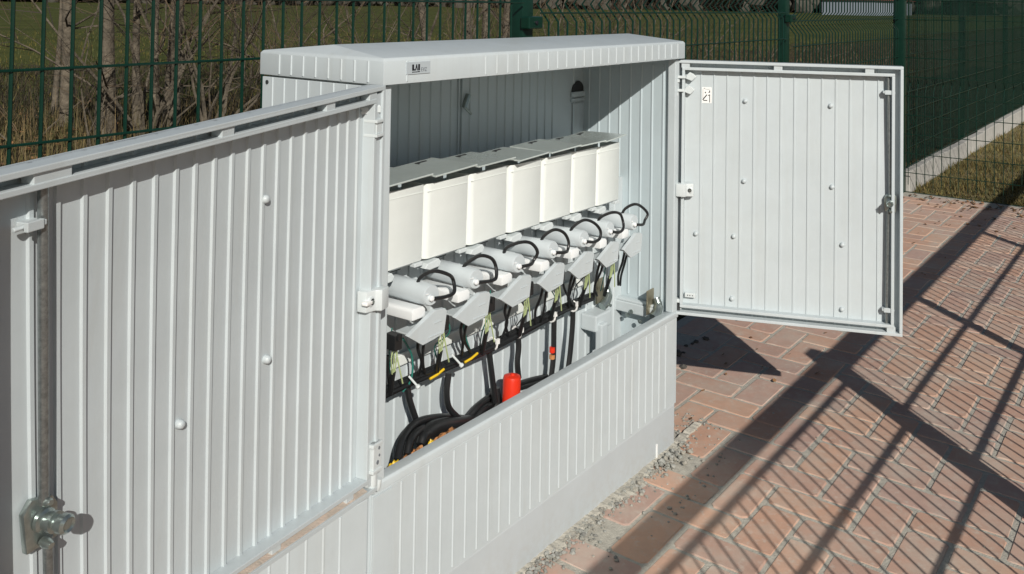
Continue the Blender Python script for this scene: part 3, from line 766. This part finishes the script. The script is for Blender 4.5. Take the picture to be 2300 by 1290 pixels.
    # small printed label and moulded seam on the housing front
    MB().box(.004, .117, -.0006, .001, .134, .1352).build('moulded_seam', WHITE, u, local=True)
    w3 = MB(); w3.tube(spline([(.016, -.030, -.176), (.024, -.018, -.200), (.036, -.002, -.232)], 5), .0050, 8); w3.build('heat_shrink', BLACK, u, smooth=True, local=True)
    return u
UX = [.104, .234, .366, .500, .624, .748, .862]
UL = ['white open topped housing with grey tube, half hidden behind the left door hinge',
      'second white housing unit from the left hinge with grey tube and cable loop',
      'third white housing unit from the left, above a yellow green earth wire',
      'middle one of the seven white housing units in the cabinet',
      'fifth white housing unit from the left, its grey tube close to its neighbour',
      'white housing unit next to the last, second from the right side wall',
      'last white housing unit at the right, beside the bare inner wall']
def copy_tree(o, parent=None):
    c = o.copy(); COL.objects.link(c)
    if parent: c.parent = parent
    for ch in list(o.children): copy_tree(ch, c)
    return c
units = []
ru = random.Random(4)
for i, x in enumerate(UX):
    u = make_unit(ru)
    u.location = (x, .10 + ru.uniform(-.003, .003), .669 + ru.uniform(-.002, .002)); u.rotation_euler = (R(ru.uniform(-.8, .8)), R(ru.uniform(-.7, .7)), R(ru.uniform(-1.0, 1.0))); units.append(u)
    tag(u, UL[i], 'connection unit', 'row of white housing units in the cabinet')
    sx = (UX[i+1] - x if i < 6 else .117)/.124
    u.scale = (min(1.08, sx), 1, 1)
    for ch in u.children:
        if ch.name == 'lid' or ch.name.startswith('lid.'):
            ch.rotation_euler = (R(ru.uniform(-2.5, .5)), R(-2.2 + ru.uniform(-1.2, 1.2)), R(ru.uniform(-3, 3))); ch.location.z += ru.uniform(-.003, .005)

# ================================================================== CABLES
def cable(name, pts, r, m, label, cat='cable', group=None, n=8, parts=()):
    o = MB().tube(spline(pts, 9), r, n).build(name, m, smooth=True); return tag(o, label, cat, group)
bd = empty('cable_bundle', (.5, .11, .43)); tag(bd, 'thick bundle of black cables tied along the pale rail', 'cable bundle')
rc = random.Random(9)
for i in range(7):
    a = 2*math.pi*i/6; rr = .0070 if i < 6 else 0
    pts = [(.02 + .12*k, .112 + rr*math.cos(a + k*.25), .436 + rr*math.sin(a + k*.25) + .004*math.sin(k*1.3)) for k in range(8)]
    MB().tube(spline(pts, 4), .0046, 8).build('strand', BLACK, bd, smooth=True)
for u, v in ((1062, 783), (985, 833)):
    c = at(u, v, .098); t = MB(); t.tube([(c.x-.022, .101, .431), (c.x-.004, .0985, .434), (c.x+.018, .100, .438)], .0026, 6); t.build('yellow_strip', YELLOW, bd, smooth=True)
for u, v in ((1118, 760), (1172, 733), (1248, 697), (1297, 680)):
    c = at(u, v, .098); t = MB()
    t.tube([(c.x, .112 + .0125*math.cos(th), .436 + .0125*math.sin(th)) for th in [6.283*k/14 for k in range(15)]], .0024, 6, False); t.box(c.x-.004, c.x+.005, .096, .101, .438, .449)
    t.build('zip_tie', STICK, bd)
for u0, v0, u1, v1 in ((1014, 796, 1036, 820), (918, 845, 938, 868)):
    a, b = at(u0, v0, .09), at(u1, v1, .075); t = MB(); t.tube([a, b], .0022, 7); t.lathe(b, (b-a), [(.002, -.004), (.0048, -.001), (.0048, .003), (.002, .005)], 10); t.build('tie_end', PALE, bd, smooth=True)
CL = ['leftmost black cable dropping from the bundle to the coil', 'second black cable hanging below the bundle near the yellow strip', 'black cable hanging to the left of the red cap',
      'black cable hanging right behind the red cap', 'black cable with red printed tag below the bundle', 'rightmost long black cable dropping behind the sill']
PXS = [[(915, 872), (920, 900), (935, 945), (952, 985)], [(1008, 838), (1003, 880), (1008, 915), (1030, 940)], [(1098, 785), (1102, 820), (1108, 870), (1112, 905)],
       [(1163, 745), (1165, 780), (1162, 815), (1165, 850)], [(1245, 700), (1244, 745), (1243, 800), (1238, 850)], [(1287, 688), (1286, 730), (1281, 790), (1276, 830)]]
for i, px in enumerate(PXS):
    c = cable('hanging_cable', [at(u, v, .115 - .002*k) for k, (u, v) in enumerate(px)], .0066, BLACK, CL[i], group='cables hanging from the bundle')
    if i == 4:
        a = at(1244, 788, .106); MB().lathe((a.x, .111, a.z-.005), (0, 0, 1), [(.0070, 0), (.0070, .012)], 10).build('red_tag', RED, c, smooth=True)
        MB().lathe((a.x, .111, a.z-.020), (0, 0, 1), [(.0069, 0), (.0069, .009)], 10).build('orange_tag', ORANGE, c, smooth=True)
# thin dark leads at the left
cable('thin_lead', [at(870, 800, .10), at(872, 840, .11), at(878, 880, .115)], .003, BLACK, 'thin black lead against the left hinge post')
cable('thin_lead', [at(905, 760, .09), at(925, 800, .10), at(924, 850, .10), at(905, 880, .11)], .002, TEAL, 'thin dark green lead curving near the left hinge post')
cable('thin_lead', [at(1040, 720, .10), at(1046, 760, .11), at(1060, 800, .115)], .0026, TEAL, 'thin dark green lead left of the yellow strip')
cable('thin_lead', [at(1310, 610, .09), at(1318, 640, .10), at(1300, 672, .11)], .003, BLACK, 'thin black lead curving into the right end of the bundle')
cable('thin_lead', [at(1262, 620, .09), at(1268, 650, .10), at(1283, 678, .11)], .003, BLACK, 'thin black lead below the fifth tube')
# cable coil on the cabinet floor
coil = empty('cable_coil', (.28, .12, .25)); tag(coil, 'coil of thick black cables behind the sill at the left', 'cable coil')
def strand(pts, r): MB().tube(spline([at(u, v, y) for u, v, y in pts], 8), r, 10).build('strand', BLACK, coil, smooth=True)
strand([(892, 1035, .06), (905, 985, .08), (935, 950, .10), (985, 938, .12), (1035, 940, .14), (1085, 948, .15)], .0075)
strand([(914, 1022, .06), (922, 990, .07), (938, 970, .08), (955, 965, .09), (975, 990, .08)], .0075)
strand([(1052, 938, .13), (1075, 912, .13), (1100, 893, .14), (1118, 886, .15)], .0080)
strand([(1064, 944, .12), (1088, 918, .12), (1112, 905, .13)], .0065)
strand([(945, 985, .08), (975, 963, .09), (1015, 955, .10), (1060, 950, .12)], .0160)
strand([(945, 1000, .07), (952, 980, .075), (965, 975, .08), (968, 1000, .075)], .0100)
strand([(1165, 862, .15), (1195, 853, .155), (1228, 846, .16)], .0062); strand([(1165, 872, .145), (1200, 862, .15), (1240, 852, .155)], .0050)
jb = at(1108, 893, .135); o = MB().lathe((jb.x, .135, jb.z-.05), (.1, 0, 1), [(.018, 0), (.020, .02), (.020, .045), (.012, .06), (.010, .07)], 16).build('cable_joint', BLACK, smooth=True)
tag(o, 'black cable joint sleeve standing just left of the red cap', 'cable joint')
# red cap
rc0 = at(1148, 840, .085); rt = empty('red_cap', (rc0.x, .085, rc0.z-.10)); tag(rt, 'bright red plastic tube cap sticking up behind the sill', 'cap')
MB().lathe((rc0.x, .085, rc0.z-.105), (.035, 0, 1), [(.0200, 0), (.0198, .094), (.0182, .0995), (.010, .102), (.002, .103)], 24).build('cap_body', RED, rt, smooth=True)
MB().lathe((rc0.x+.003, .083, rc0.z-.003), (.035, 0, 1), [(.005, 0), (.0045, .003), (.002, .004)], 12).build('cap_nub', RED, rt, smooth=True)
# yellow and orange insulation scraps
def scrap(name, c, sx, sy, sz, m, label, sd, ang):
    rnd = random.Random(sd); mb = MB(); n, k = 14, 6; c = Vector(c)
    for j in range(k+1):
        for i in range(n+1):
            a, b = i/n*2-1, j/k*2-1
            x, y = sx*a, sy*b*(1-.4*a*a); z = sz*(1-b*b)*(1-.5*a*a) + rnd.uniform(-.004, .004)
            mb.v.append((c.x + x*math.cos(ang) - y*math.sin(ang), c.y + x*math.sin(ang) + y*math.cos(ang), c.z + z))
    for j in range(k):
        for i in range(n):
            a = j*(n+1)+i; mb.f.append((a, a+1, a+n+2, a+n+1))
    o = mb.build(name, m, smooth=True); md = o.modifiers.new('thick', 'SOLIDIFY'); md.thickness = .003
    return tag(o, label, 'insulation', 'insulation scraps behind the sill')
scrap('insulation_scrap', at(992, 992, .055), .050, .014, .010, ORANGE, 'orange brown insulation scrap under the black cable coil', 3, .25)
scrap('insulation_scrap', at(925, 1028, .055), .040, .012, .008, ORANGE, 'orange brown insulation scrap at the left end of the sill', 5, .15)
scrap('insulation_scrap', at(968, 1003, .045), .014, .008, .009, YELLOW, 'small yellow scrap in front of the cable coil', 6, .6)
scrap('insulation_scrap', at(884, 1048, .045), .014, .009, .007, YELLOW, 'small yellow scrap beside the lower left hinge', 8, .2)

# ================================================================== neighbouring low base at the left
nb = empty('cabinet_base', (-.5, .15, 0)); tag(nb, 'low ribbed grey base section left of the cabinet, under the open left door', 'cabinet base')
MB().box(-1.12, -.004, .004, D-.004, -.04, ZP-.0012).build('plinth', PLINTH, nb, bevel=.004)
n1 = MB().box(-1.116, -.006, 0, .014, ZP+.0008, ZS).build('base_panel', GREY, nb, bevel=.0008, seg=1)
add_ribs(n1, [(-.066 - PITCH_R*i, 0) for i in range(29)], ZP+.006, ZS-.004)
sill(-1.114, -.008).build('sill', GREY, nb, bevel=.002, smooth=True)
MB().box(-1.116, -.006, .031, D-.012, ZP, ZS+.018).build('top_cover', PLINTH, nb, bevel=.003)

# ================================================================== FENCES
YF = .43
fence = empty('mesh_fence', (2.0, YF, 0)); tag(fence, 'dark green welded wire fence running behind the cabinet', 'fence')
FH = 1.62
def wire_mesh(H, r, bends):
    pts = [(0, 0, .05)]
    for zb in bends: pts += [(0, 0, zb), (0, .045, zb+.055), (0, 0, zb+.11)]
    pts.append((0, 0, H)); return MB().tube(pts, r, 6)
wm1 = wire_mesh(FH, .0034, []).mesh('vertical_wire', GREEN, smooth=True)
wm2 = wire_mesh(FH, .0034, [.28, .70, 1.125]).mesh('vertical_wire', GREEN, smooth=True)
wm3 = wire_mesh(FH, .0034, [.20, .62, 1.045]).mesh('vertical_wire', GREEN, smooth=True)
def child(name, me, parent, loc):
    o = bpy.data.objects.new(name, me); COL.objects.link(o); o.parent = parent
    o.location = Vector(loc) - parent.location; return o
for i in range(59):
    x = -1.925 + .049*i
    child('vertical_wire', wm1, fence, (x, YF, 0))
for i in range(39): child('vertical_wire', wm2, fence, (1.10 + .0495*i, YF, 0))
for i in range(39): child('vertical_wire', wm3, fence, (3.14 + .0495*i, YF, 0))
for x0, x1, zs in ((-1.97, .97, [.08 + .1225*i for i in range(13)]), (1.05, 3.03, [.05 + .1225*i for i in range(13)]), (3.10, 5.04, [.01 + .1225*i for i in range(13)])):
    hm = MB().tube([(x0, 0, 0), (x1, 0, 0)], .0027, 6).mesh('horizontal_wire', GREEN, smooth=True)
    for z in zs: child('horizontal_wire', hm, fence, (0, YF-.005, z))
pm_ = MB().box(-.026, .026, -.02, .02, -.2, FH+.05).mesh('post', GREEN, bevel=.004, smooth=True)
for x in (-2.0, 1.010, 3.065, 5.07): child('post', pm_, fence, (x, YF+.03, 0))
cm_ = MB().box(-.034, .034, -.05, -.018, -.018, .018).mesh('post_clamp', GREEN, bevel=.004)
bm_ = MB().lathe((0, -.05, 0), (0, -1, 0), [(.006, 0), (.006, .004), (.003, .005)], 8).mesh('clamp_bolt', INK)
for x in (1.010, 3.065, 5.07):
    for z in (.3, .75, 1.125, 1.5):
        child('post_clamp', cm_, fence, (x, YF+.03, z)); child('clamp_bolt', bm_, fence, (x, YF+.03, z))
# long fence beyond the corner, with a green net and a concrete kerb
kbo = MB().box(5.03, 20, YF-.055, YF-.010, -.08, .02).build('kerb', KERB); tag(kbo, 'pale concrete kerb of single stones under the netted fence', 'kerb', kind='structure')
ksm = MB().box(0, .494, -.062, -.005, -.05, .125).mesh('kerb_stone', KERB, bevel=.007); rk = random.Random(8)
for i in range(29):
    o = bpy.data.objects.new('kerb_stone', ksm); COL.objects.link(o); o.parent = kbo; o.location = (5.03 + .5*i, YF + rk.uniform(-.004, .004), rk.uniform(-.007, .006)); o.rotation_euler = (R(rk.uniform(-1, 1)), R(rk.uniform(-.5, .5)), R(rk.uniform(-.5, .5)))
f2 = empty('mesh_fence', (10, YF, 0)); tag(f2, 'green fence with dark windscreen net beyond the corner post', 'fence')
for x in (7.1, 9.15, 11.2, 13.3, 15.4): child('post', pm_, f2, (x, YF+.03, 0))
vw = MB()
for i in range(0, 250): vw.box(5.14 + .05*i, 5.144 + .05*i, YF-.022, YF-.018, .13, 1.62)
tag(vw.build('vertical_wires', GREEN, f2), kind='stuff')
hw = MB()
for i in range(13): hw.box(5.1, 17.5, YF-.028, YF-.023, .14 + .1225*i, .144 + .1225*i)
hw.build('horizontal_wires', GREEN, f2)
net = MB(); nx = 60
for i in range(nx+1):
    x = 5.12 + 12.3*i/nx
    for z in (.15, .6, 1.1, 1.6): net.v.append((x, YF+.008 + .006*math.sin(i*1.7+z*3), z))
for i in range(nx):
    for k in range(3): a = i*4+k; net.f.append((a, a+4, a+5, a+1))
net.build('windscreen_net', NET, f2, smooth=True)
# end fence across the far end of the paving
f3 = empty('mesh_fence', (5.0, -1.0, 0)); tag(f3, 'green wire fence across the far end of the paving', 'fence')
wv = wire_mesh(FH, .0025, [.64]).mesh('vertical_wire', GREEN, smooth=True)
for i in range(64):
    o = child('vertical_wire', wv, f3, (5.0, .37 - .05*i, 0)); o.rotation_euler.z = R(-90)
hz = MB().tube([(0, .40, 0), (0, -2.9, 0)], .0027, 6).mesh('horizontal_wire', GREEN, smooth=True)
for i in range(14): child('horizontal_wire', hz, f3, (4.995, 0, .005 + .1225*i))
pe = MB().box(-.03, .03, -.03, .03, -.2, FH+.06).mesh('post', GREEN, bevel=.004, smooth=True)
for y in (.42, -2.6): child('post', pe, f3, (5.0, y, 0))
# fence and gate behind the photographer: its shadow lies on the paving
YG = -1.22; KZ = math.tan(SUN_EL)/.758; KX = .652/.758
def gz(ys): return (ys - YG)*KZ
def gx(xs, ys): return xs - (ys - YG)*KX
f4 = empty('gate_fence', (1.0, YG, 0)); tag(f4, 'green wire gate and fence whose shadow stripes fall on the bricks', 'gate')
ztop = gz(-.150)
MB().box(-2.2, 6.2, YG-.021, YG+.021, ztop-.021, ztop+.021).build('top_rail', GREEN, f4, bevel=.004)
def gpost(xs, ys, w, zt):
    x = gx(xs, ys); MB().box(x-w/2, x+w/2, YG-w/2, YG+w/2, -.1, zt).build('post', GREEN, f4, bevel=.004)
gpost(1.620, -.5, .064, ztop+.055); gpost(2.575, -.5, .034, ztop); gpost(3.93, -.5, .034, ztop); gpost(5.3, -.5, .034, ztop); gpost(.0, -.5, .034, ztop)
XM = gx(1.620, -.5)
for x0, x1, ys0 in ((-2.2, XM, -.238), (XM, 6.2, -.205)):
    z = gz(ys0); zz = z; k = 0
    while zz > .1:
        MB().box(x0, x1, YG-.006, YG+.006, zz-.005, zz+.005).build('horizontal_rod', GREEN, f4); zz -= .168; k += 1
    n = int((x1-x0)/.05)
    wg = MB().tube([(0, 0, .05), (0, 0, z)], .0034, 6).mesh('vertical_wire', GREEN)
    for i in range(n): child('vertical_wire', wg, f4, (x0 + .05*i + .02, YG, 0))

# ================================================================== VEGETATION behind the fence
def ground_at(u, dist):
    d = ray(u, 300); d = Vector((d.x, d.y, 0)).normalized(); p = CAM + d*dist; return Vector((p.x, p.y, -.03))
def branch(mb, rnd, p, d, L, r, lvl, kids, twigs, droop=.0):
    n = 4 if lvl > 0 else 6; pts = [p]; rs = [r]; q = p.copy(); dd = d.copy()
    for i in range(n):
        dd = (dd + Vector((rnd.gauss(0, .16), rnd.gauss(0, .16), rnd.gauss(0, .10) - droop))).normalized()
        q = q + dd*(L/n); pts.append(q.copy()); rs.append(r*(1 - .75*(i+1)/n))
    (twigs if r < .006 else mb).tube(pts, rs, 5 if r > .02 else 4 if r > .006 else 3, False)
    if lvl >= kids[0]: return
    for k in range(kids[1][lvl]):
        t = rnd.uniform(.25, .95); i = min(n-1, int(t*n)); b = pts[i].lerp(pts[i+1], t*n-i)
        a = (pts[i+1]-pts[i]).normalized(); side = a.orthogonal().normalized(); side.rotate(Matrix.Rotation(rnd.uniform(0, 6.28), 3, a))
        nd = (a*rnd.uniform(.45, .9) + side*rnd.uniform(.5, .95) + Vector((0, 0, .12))).normalized()
        branch(mb, rnd, b, nd, L*rnd.uniform(.35, .6), max(.0016, rs[i]*rnd.uniform(.35, .55)), lvl+1, kids, twigs, droop)
def tree(u, dist, w, h, sd, label, lean=(0, 0), kids=(3, (6, 5, 3))):
    rnd = random.Random(sd); g = ground_at(u, dist); t = empty('bare_tree', g); tag(t, label, 'tree', 'bare trees behind the fence')
    r = w/2; pts = []; rs = []
    for i in range(15):
        f = i/14; pts.append(g + Vector((lean[0]*f*h + .03*math.sin(f*7+sd), lean[1]*f*h + .03*math.cos(f*6+sd), f*h))); rs.append(r*(1.25 - .25*min(1, f*8))*(1-.55*f)*rnd.uniform(.93, 1.07))
    br, tw = MB().tube(pts, rs, 12), MB()
    for k in range(kids[1][0]):
        f = rnd.uniform(.06, .45) if k % 2 else rnd.uniform(.2, .95); i = int(f*14); a = rnd.uniform(0, 6.28)
        branch(br, rnd, pts[i], Vector((math.cos(a), math.sin(a), rnd.uniform(.1, .9))).normalized(), rnd.uniform(.6, 1.3), r*.22, 1, kids, tw)
    br.build('trunk', BARK, t, smooth=True); o = tw.build('crown', TWIG, t) if tw.v else None
TL = ['bare tree trunk nearest the left picture edge behind the fence', 'thick mottled bare trunk, second from the left behind the fence', 'slim pale bare trunk just right of the mottled one',
      'dark slim bare trunk left of the grey one', 'grey bare trunk standing left of the hood corner', 'slim dark trunk at far left with few branches']
for k, a in enumerate(((143, 9.5, .115, 4.2, 1), (228, 8.6, .150, 4.6, 2), (302, 9.3, .075, 3.6, 3), (352, 9.0, .085, 4.0, 4), (392, 8.8, .130, 4.4, 5), (127, 10.4, .055, 3.8, 12))):
    tree(*a, TL[k], lean=((-.01, .012), (.008, -.01), (.02, 0), (-.012, .01), (.006, .006), (0, .01))[k])
TR_ = ['forked bare trunk seen left of the nearest fence post', 'dark bare trunk just beside the nearest fence post', 'leaning bare trunk above the middle of the hood', 'slim bare trunk above the hood right of its middle']
for k, a in enumerate(((1035, 9.5, .10, 4.2, 21), (1092, 8.9, .09, 4.0, 22), (985, 9.2, .085, 3.8, 23), (1138, 10.2, .10, 4.2, 24))):
    tree(*a, TR_[k], lean=((.03, -.02), (0, 0), (-.12, .09), (.03, .03))[k])
def shrub(u, dist, n, h, spread, sd, label, lean=(0, 0), thick=.010):
    rnd = random.Random(sd); g = ground_at(u, dist); s = empty('bare_shrub', g); tag(s, label, 'shrub', 'leafless shrubs behind the fence')
    st, tw = MB(), MB()
    for k in range(n):
        a = rnd.uniform(0, 6.28); t = rnd.uniform(.15, 1)*spread
        d = Vector((math.cos(a)*t + lean[0], math.sin(a)*t + lean[1], 1)).normalized()
        branch(st, rnd, g + Vector((math.cos(a), math.sin(a), 0))*rnd.uniform(0, .12), d, h*rnd.uniform(.6, 1.1), thick*rnd.uniform(.6, 1.5), 0, (2, (6, 4)), tw)
    st.build('stems', BARK, s, smooth=True)
    if tw.v: tw.build('twigs', TWIG, s)
SH = [((335, 8.2, 10, 2.2, .75, 31, 'fan shaped leafless shrub between the left trunks', (.15, -.12), .014)),
      ((470, 8.0, 8, 1.9, .9, 32, 'leafless shrub leaning right just left of the hood', (.35, -.3), .012)),
      ((215, 8.0, 4, 1.3, .7, 33, 'thin leafless shrub in front of the mottled trunk', (0, 0), .006)),
      ((60, 8.4, 4, 1.4, .8, 34, 'sparse leafless shrub at the left edge of the picture', (0, 0), .006)),
      ((720, 8.5, 9, 1.9, .9, 35, 'tangled leafless shrub above the left part of the hood', (0, 0), .013)),
      ((860, 9.0, 9, 2.0, .9, 36, 'tangled leafless shrub above the name plate', (-.2, .15), .014)),
      ((960, 8.2, 7, 1.8, .9, 37, 'leafless shrub behind the middle of the hood', (.1, 0), .012)),
      ((1085, 7.6, 7, 1.8, .8, 38, 'leafless shrub left of the nearest fence post', (0, 0), .012)),
      ((1260, 7.5, 14, 1.6, .9, 39, 'dense leafless shrub right of the nearest fence post', (0, 0), .010)),
      ((1370, 8.6, 14, 1.6, .9, 40, 'dense leafless shrub above the right part of the hood', (0, 0), .010)),
      ((1480, 8.0, 13, 1.4, .9, 41, 'leafless shrub above the right end of the hood', (0, 0), .009)),
      ((1620, 9.0, 13, 1.2, 1.0, 42, 'low leafless shrub over the hinge of the right door', (0, 0), .008)),
      ((1740, 11.0, 12, 1.1, 1.0, 43, 'low leafless shrub left of the second fence post', (0, 0), .008)),
      ((1850, 12.0, 12, .9, 1.1, 44, 'low leafless shrub right of the second fence post', (0, 0), .008)),
      ((1960, 13.0, 12, .9, 1.1, 45, 'low leafless shrub near the corner post', (0, 0), .008)),
      ((560, 13.0, 14, 1.0, 1.0, 46, 'distant dark bramble patch left of the hood', (0, 0), .008))]
for a in SH: shrub(*a)
# dry grass and stalks
gr = random.Random(77)
def blades(n, r0, r1, u0, u1, h0, h1, wd, name, m, label, bend=.5):
    mb = MB()
    for i in range(n):
        u = gr.uniform(u0, u1); g = ground_at(u, gr.uniform(r0, r1)**1.0)
        if g.y < YF + .05: continue
        a = gr.uniform(0, 6.28); h = gr.uniform(h0, h1)*gr.uniform(.5, 1); wv_ = wd*gr.uniform(.6, 1.4)
        dx, dy = math.cos(a), math.sin(a); b = gr.uniform(0, bend)*h
        p0 = g + Vector((-dy*wv_, dx*wv_, 0)); p1 = g - Vector((-dy*wv_, dx*wv_, 0))
        m0 = g + Vector((dx*b*.35, dy*b*.35, h*.6)); tp = g + Vector((dx*b, dy*b, h))
        s2 = Vector((-dy*wv_*.7, dx*wv_*.7, 0))
        mb.add([p0, p1, m0 - s2, m0 + s2, tp], [(0, 1, 2, 3), (3, 2, 4)])
    return tag(mb.build(name, m), label, 'grass', kind='stuff')
blades(16000, 3.6, 11.0, -80, 2060, .03, .15, .0035, 'dry_grass', BLADE, 'matted dry grass and stalks behind the fence', 1.3)
blades(1100, 5.0, 9.5, -80, 720, .2, .6, .0022, 'dry_stalks', BLADE, 'tall dry stalks in front of the left trunks', .9)
blades(14000, 11, 34, -80, 2060, .05, .12, .006, 'meadow_grass', GBLADE, 'short green meadow grass further off', .6)
SCRUB_SHADE = mat('shade_scrub_blade', (.030, .026, .015), .85, rand=((1, 1, 1), (.5, .5, .5), (1.8, 1.5, 1.1), (.8, 1.2, .6)))  # near-black tone: painted tree shade at the left, dark scrub at the right
blades(12000, 9.3, 17, -80, 830, .04, .22, .006, 'scrub_and_shade', SCRUB_SHADE, 'dark low blades standing in for tree shade behind the left trunks', 1.2)  # tree shade across this ground, put in as a band of dark blades
blades(12000, 6.0, 16, 1180, 2060, .04, .26, .006, 'scrub_and_shade', SCRUB_SHADE, 'dark low brambles and dead stalks behind the right fence panels', 1.2)
lg_ = MB()
for i in range(22000):
    x = 5.03 + abs(gr.gauss(0, 2.2)); y = gr.uniform(-1.6, .36); h = gr.uniform(.012, .05)*(.5 + .8*abs(math.sin(x*3.1 + y*4))); a = gr.uniform(0, 6.28)
    b = h*gr.uniform(.1, .9); c = Vector((x, y, -.008)); wv_ = .0035
    s2 = Vector((-math.sin(a)*wv_, math.cos(a)*wv_, 0)); lg_.add([c-s2, c+s2, c + Vector((math.cos(a)*b, math.sin(a)*b, h))], [(0, 1, 2)])
tag(lg_.build('lawn_grass', mat('winter_lawn_blade', (.125, .118, .05), .8, rand=((1, 1, 1), (.55, .62, .4), (1.5, 1.25, .9), (1.3, .95, .7), (.7, .7, .5)))), 'tufts of winter grass beyond the end fence', 'grass', kind='stuff')
# leaf litter and stones under the shrubs
ll = MB()
for i in range(3500):
    g = ground_at(gr.uniform(-80, 2060), gr.uniform(3.6, 12))
    if g.y > YF + .05: leaf(ll, (g.x, g.y, g.z + .01), gr.uniform(.012, .035), gr)
tag(ll.build('leaf_litter', LEAFM), 'brown leaf litter under the shrubs', 'leaves', kind='stuff')
# far side of the meadow
def far_building(u, dist, wd, h, label, m):
    g = ground_at(u, dist); b = empty('far_building', g); tag(b, label, 'building')
    MB().box(g.x-wd/2, g.x+wd/2, g.y-4, g.y+4, -.1, h).build('wall', m, b)
    lo = [(g.y-4.5, h), (g.y+4.5, h), (g.y, h+2.2)]
    MB().prism([(g.x-wd/2-.4, a, z) for a, z in lo], [(g.x+wd/2+.4, a, z) for a, z in lo]).build('roof', ROOFR, b)
far_building(1950, 150, 20, 2.2, 'pale long low building far beyond the meadow', FARB)
fw = MB(); fr_ = random.Random(5)
for i in range(420):
    u = fr_.uniform(-300, 2300); g = ground_at(u, fr_.uniform(170, 230)); h = fr_.uniform(4, 9)
    for k in range(5):
        c = g + Vector((fr_.uniform(-2, 2), fr_.uniform(-2, 2), h*fr_.uniform(.15, .8))); stone(fw, c, h*.28, fr_, 1.2)
tag(fw.build('far_wood', mat('far_wood', (.085, .08, .065), .95, noise=(.4, .4))), 'brownish line of woods on the horizon', 'wood', kind='stuff')
